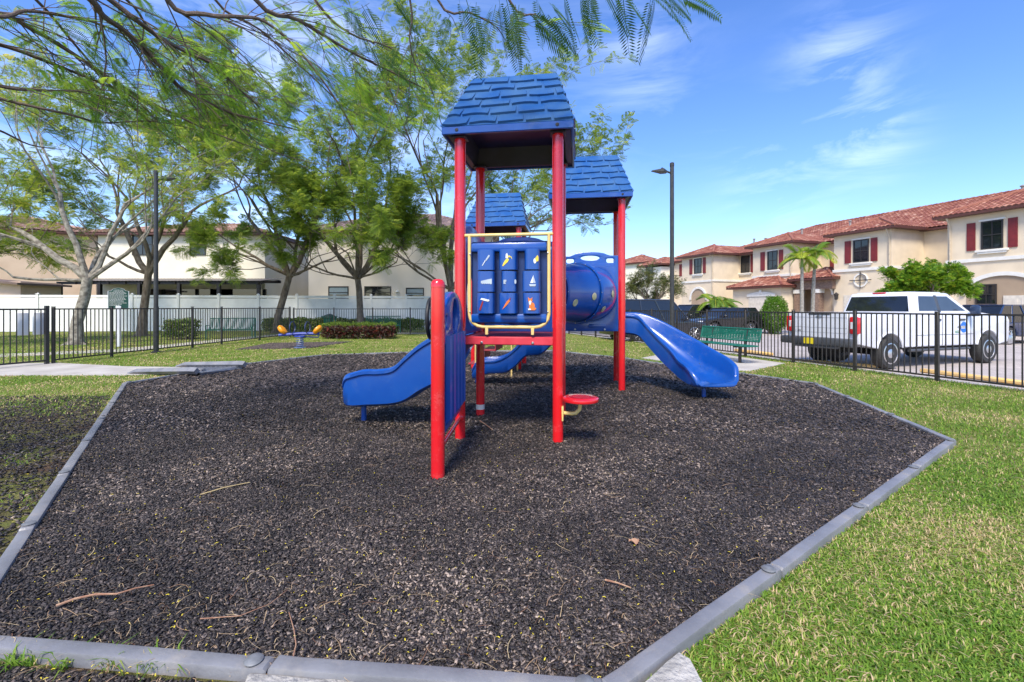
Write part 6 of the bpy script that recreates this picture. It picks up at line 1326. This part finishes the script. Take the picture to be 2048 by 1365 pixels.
# palms
def palm(loc, h, lean, nfr, Lf, lab, seed, r=.10, tb=(.2, .9)):
    root = empty('palm_tree', loc, 0, lab, 'palm tree', 'palm trees in front of the townhouses'); rnd = random.Random(seed); g = MB()
    path = [Vector((lean * (t / 8) ** 2, 0, h * t / 8)) for t in range(9)]; g.tube([path[0] - Vector((0, 0, .1))] + path, [r * 1.7] + [r * (1.25 - .5 * t / 8) for t in range(9)], 10)
    for t in range(1, 20): p_ = Vector((lean * (t / 20) ** 2, 0, h * t / 20)); g.tube([p_, p_ + Vector((0, 0, .03))], r * (1.3 - .5 * t / 20), 10, cap=False)
    g.build('trunk', mat('palm_trunk_grey', (.36, .34, .30), .9, col2=(.22, .2, .17), scale=10), root)
    top = path[-1]; g = MB(); g.tube([top - Vector((0, 0, .05)), top + Vector((0, 0, .55))], [r * .9, r * .45], 8); g.build('crownshaft', mat('crownshaft_green', (.18, .28, .06), .5), root)
    Vv, Tt = [], []; c0 = top + Vector((0, 0, .45))
    for k in range(nfr):
        a = 2.4 * k + rnd.uniform(-.2, .2); el_ = R(rnd.uniform(5, 75)); d = Vector((math.cos(a) * math.cos(el_), math.sin(a) * math.cos(el_), math.sin(el_))); sd__ = Vector((-math.sin(a), math.cos(a), 0)); p = c0.copy(); L = Lf * rnd.uniform(.85, 1.1); tn_ = rnd.uniform(*tb); prev = p; m = 16
        for i in range(m):
            t = i / m; d = (d - Vector((0, 0, .12 + .05 * t))).normalized(); q = p + d * L / m; Vv += [p - sd__ * .012, p + sd__ * .012, q + sd__ * .010, q - sd__ * .010]; Tt.append(.9)
            ll = L * .34 * math.sin(math.pi * min(.95, .15 + t * .85)) ** .7
            for sg in (-1, 1):
                dr = (sd__ * sg * .8 + d * .55 + Vector((0, 0, -.35))).normalized()
                for hh in (0, .5): b__ = p.lerp(q, hh); Vv += [b__, b__ + dr * ll * .5 + d * .03, b__ + dr * ll, b__ + dr * ll * .5 - d * .03]; Tt.append(min(1, max(0, tn_ + rnd.gauss(0, .1))))
            p = q
    npmesh('fronds', np.array([tuple(v) for v in Vv]), np.arange(len(Vv)).reshape(-1, 4), np.array(Tt), palm_leaf, root); return root
YP = 26.5
palm((P(1604, 615, YP).x, YP, -.15), P(0, 528, YP).z, 0, 12, 1.5, 'taller slender palm tree, left of the pair by the porch', 1)
palm((P(1625, 615, YP + .6).x, YP + .6, -.15), P(0, 515, YP + .6).z, .15, 11, 1.55, 'slender palm tree, right of the pair by the porch', 2)
palm((P(1434, 615, 29).x, 30, -.15), 1.45, .3, 12, 1.7, 'short bushy palm tree beside the small garage', 3, .12, (.1, .7))
palm((P(1462, 615, 29).x, 30.3, -.15), 1.2, .1, 10, 1.6, 'short drooping palm tree right of the bushy palm', 4, .12, (.1, .7))
# ---------------------------------------------------------------- overhanging foreground tree
ot = empty('overhanging_tree', (-6.2, 2.2, 0), 0, 'feathery tree whose drooping branches hang over the top left', 'tree')
O = Vector((-6.2, 2.2, 0)); g = MB(); g.tube([Vector((0, 0, -.2)), Vector((0, 0, .3)), Vector((.1, 0, 1.6)), Vector((.2, .1, 3.0))], [.40, .30, .25, .24], 14); g.build('trunk', bark, ot)
fork = Vector((.2, .1, 3.0)) + O; rnd = random.Random(77)
LIMB = [fork, Vector((-5.0, 2.3, 4.8)), Vector((-3.4, 2.6, 6.0)), Vector((-1.5, 2.9, 6.3)), Vector((.6, 3.1, 6.0))]
def src(i): return LIMB[i]
BR = [  # (start node, pixel points, Y start, Y end, r0)
 (1, [(160, -20), (205, 31), (253, 65), (308, 118), (359, 174), (410, 202), (461, 226), (513, 239), (600, 262)], 4.6, 6.6, .050),
 (1, [(195, -20), (273, 41), (325, 79), (376, 106), (427, 130), (478, 178), (520, 215)], 4.8, 6.4, .046),
 (2, [(325, -12), (410, 29), (478, 34), (530, 44), (598, 102), (666, 191), (715, 275)], 4.6, 6.0, .040),
 (0, [(-30, 20), (68, 61), (137, 102), (205, 147), (273, 191), (342, 225), (427, 266), (520, 300)], 4.4, 6.8, .040),
 (0, [(-30, 82), (85, 120), (154, 147), (239, 181), (307, 212), (400, 240), (500, 262)], 4.6, 7.0, .032),
 (0, [(-30, 32), (51, 22), (137, 34), (205, 51), (300, 95), (380, 150)], 4.2, 5.8, .030),
 (0, [(-30, 166), (68, 181), (154, 183), (230, 200)], 4.4, 5.4, .024),
 (0, [(-30, 190), (137, 229), (205, 246), (307, 243), (400, 262)], 4.6, 6.2, .024),
 (2, [(500, -12), (598, 41), (700, 103), (774, 140), (850, 178)], 4.4, 5.8, .034),
 (2, [(620, -12), (700, 67), (774, 93), (837, 135)], 4.6, 5.4, .022),
 (3, [(818, -12), (819, 74), (830, 126), (860, 178)], 4.4, 4.8, .016),
 (3, [(868, -12), (941, 26), (990, 52), (1010, 80)], 4.2, 4.6, .018),
 (3, [(1010, -12), (1071, 30), (1100, 50)], 4.0, 4.3, .016),
 (0, [(-30, 250), (60, 290), (130, 300)], 5.0, 6.0, .02),
 (2, [(420, -12), (520, 60), (620, 150), (690, 215), (740, 240)], 5.0, 6.6, .022),
 (1, [(60, -12), (150, 90), (230, 180), (330, 270), (420, 330)], 4.8, 6.6, .024),
 (1, [(240, -12), (300, 60), (400, 170), (520, 290), (640, 330)], 5.2, 7.4, .024)]
g = MB(); FB, FDn, FL_ = [], [], []
for i in range(len(LIMB) - 1): g.tube([LIMB[i] - O, (LIMB[i] + LIMB[i + 1]) / 2 - O + Vector((0, 0, .12)), LIMB[i + 1] - O], [.20 - .045 * i, .18 - .045 * i, .155 - .045 * i], 10)
g.build('main_limb', bark, ot)
g = MB(); T2 = MB()
def blocked(c):
    if c.y < .5: return False
    px, py = 1024 + F * c.x / c.y, HZ - F * (c.z - H) / c.y
    return (px > 850 and py > 60) or py > 330 or (px < 850 and py > 215 + (rnd.random() * 90))
def twigs(p, d, L, r, lev):
    n = 6; path = [p]; rad = [r]; c = p.copy(); dd = d.copy()
    for i in range(n):
        if blocked(c): break
        dd = (dd + Vector((rnd.gauss(0, .10), rnd.gauss(0, .12), rnd.gauss(0, .08) - .035))).normalized(); c = c + dd * L / n; path.append(c.copy()); rad.append(r * (1 - .75 * (i + 1) / n))
        if lev < 2 and rnd.random() < .45: twigs(c, (dd + Vector((rnd.gauss(0, .35), rnd.gauss(0, .4), rnd.gauss(0, .35)))).normalized(), L * rnd.uniform(.35, .6), rad[-1] * .7, lev + 1)
        if rnd.random() < .24:
            q = Vector((rnd.gauss(.35, .7), rnd.gauss(0, .7), rnd.gauss(-.25, .45))).normalized(); FB.append(c - O); FDn.append((q + dd * .5).normalized()); FL_.append(rnd.uniform(.18, .36))
    T2.tube([q - O for q in path], [max(x, .0022) for x in rad], 4, cap=False)
for s_, pts, ya, yb, r0 in BR:
    r0 *= .66; n = len(pts); path = [P(px, py, ya + (yb - ya) * i / (n - 1)) for i, (px, py) in enumerate(pts)]; s0 = src(s_)
    full = [s0, s0.lerp(path[0], .5) + Vector((0, 0, .25))] + path; rad = [r0 * 1.5, r0 * 1.25] + [r0 * (1 - .72 * i / (n - 1)) for i in range(n)]
    # smooth
    sm, sr = [], []
    for i in range(len(full) - 1):
        p0, p1, p2, p3 = full[max(i - 1, 0)], full[i], full[i + 1], full[min(i + 2, len(full) - 1)]
        for k in range(4): t = k / 4; sm.append((p1 * 2 + (p2 - p0) * t + (p0 * 2 - p1 * 5 + p2 * 4 - p3) * t * t + (p1 * 3 - p0 - p2 * 3 + p3) * t ** 3) * .5); sr.append(rad[i] + (rad[i + 1] - rad[i]) * t)
    sm.append(full[-1]); sr.append(rad[-1]); g.tube([q - O for q in sm], sr, 7, cap=False)
    for i in range(8, len(sm) - 1):
        d = (sm[i + 1] - sm[i]).normalized()
        for k in range(2 if r0 > .02 else 1):
            if rnd.random() < .55: twigs(sm[i], (d + Vector((rnd.gauss(0, .35), rnd.gauss(.1, .4), rnd.gauss(-.02, .32)))).normalized(), rnd.uniform(.5, 1.7), max(sr[i] * .34, .0035), 1)
g.build('branches', bark_dark, ot); T2.build('twigs', bark_dark, ot, sharp=0)
NAUTO = len(FB)
# hanging fronds along the top edge, right of centre
for px, py, dx_, dz_, Yd in ((1005, -5, .15, -1, 4.0), (1035, 10, .05, -1, 4.0), (985, 10, -.35, -1, 4.1), (1075, -5, .35, -.9, 3.9), (1100, 5, .55, -.7, 3.9), (1130, -15, .3, -1, 3.8), (1160, -20, .4, -1, 3.8), (1185, -20, .15, -1, 3.8), (1215, -25, .5, -.8, 3.7), (1240, -25, .3, -.7, 3.7), (1305, -10, -.25, -1, 3.6), (1318, -20, .35, -.5, 3.6), (1362, -8, .9, -.62, 3.5), (1280, -25, .7, -.5, 3.6), (950, 5, -.3, -1, 4.2), (925, 0, .2, -.9, 4.2), (900, 30, -.5, -.9, 4.3), (960, 40, .2, -1, 4.2), (1015, 40, .3, -1, 4.1), (1040, 45, -.1, -1, 4.1), (1060, 30, .7, -.6, 4.0), (1100, 30, .6, -.7, 4.0), (840, 90, .7, -.4, 4.6), (800, 80, -.6, -.7, 4.6), (760, 110, .7, -.6, 4.9), (730, 10, .6, -.7, 4.5), (700, 20, .3, -.9, 4.5), (715, 55, .9, -.2, 4.5), (780, 0, .6, -.6, 4.5)):
    for j in range(2):
        q = Vector((dx_ + rnd.gauss(0, .16), rnd.gauss(0, .3), dz_ + rnd.gauss(0, .15))).normalized(); FB.append(P(px + rnd.uniform(-8, 8), py, Yd) - O); FDn.append(q); FL_.append(rnd.uniform(.28, .42))
T3 = MB()                                             # overhead twigs carrying them
for a, b_ in ((Vector((.6, 3.1, 6.0)), P(1020, 0, 4.05)), (Vector((.6, 3.1, 6.0)), P(1190, -25, 3.8)), (Vector((.6, 3.1, 6.0)), P(1340, -20, 3.55)), (Vector((-1.5, 2.9, 6.3)), P(760, -10, 4.6))):
    T3.tube([a - O, (a + b_) / 2 - O + Vector((.1, .2, .2)), b_ - O], [.03, .018, .008], 6)
T3.build('drooping_twigs', bark_dark, ot)
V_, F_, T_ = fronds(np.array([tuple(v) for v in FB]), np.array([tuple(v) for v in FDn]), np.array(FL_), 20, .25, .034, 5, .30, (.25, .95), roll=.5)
nf_ = len(FB); tt_ = T_.reshape(nf_, -1); tt_[NAUTO:] *= .25; T_ = tt_.reshape(-1)  # silhouette shade of the top-edge fronds painted into their tint
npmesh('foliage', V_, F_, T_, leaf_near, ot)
print('fronds near', len(FB), 'objects', len(bpy.data.objects))
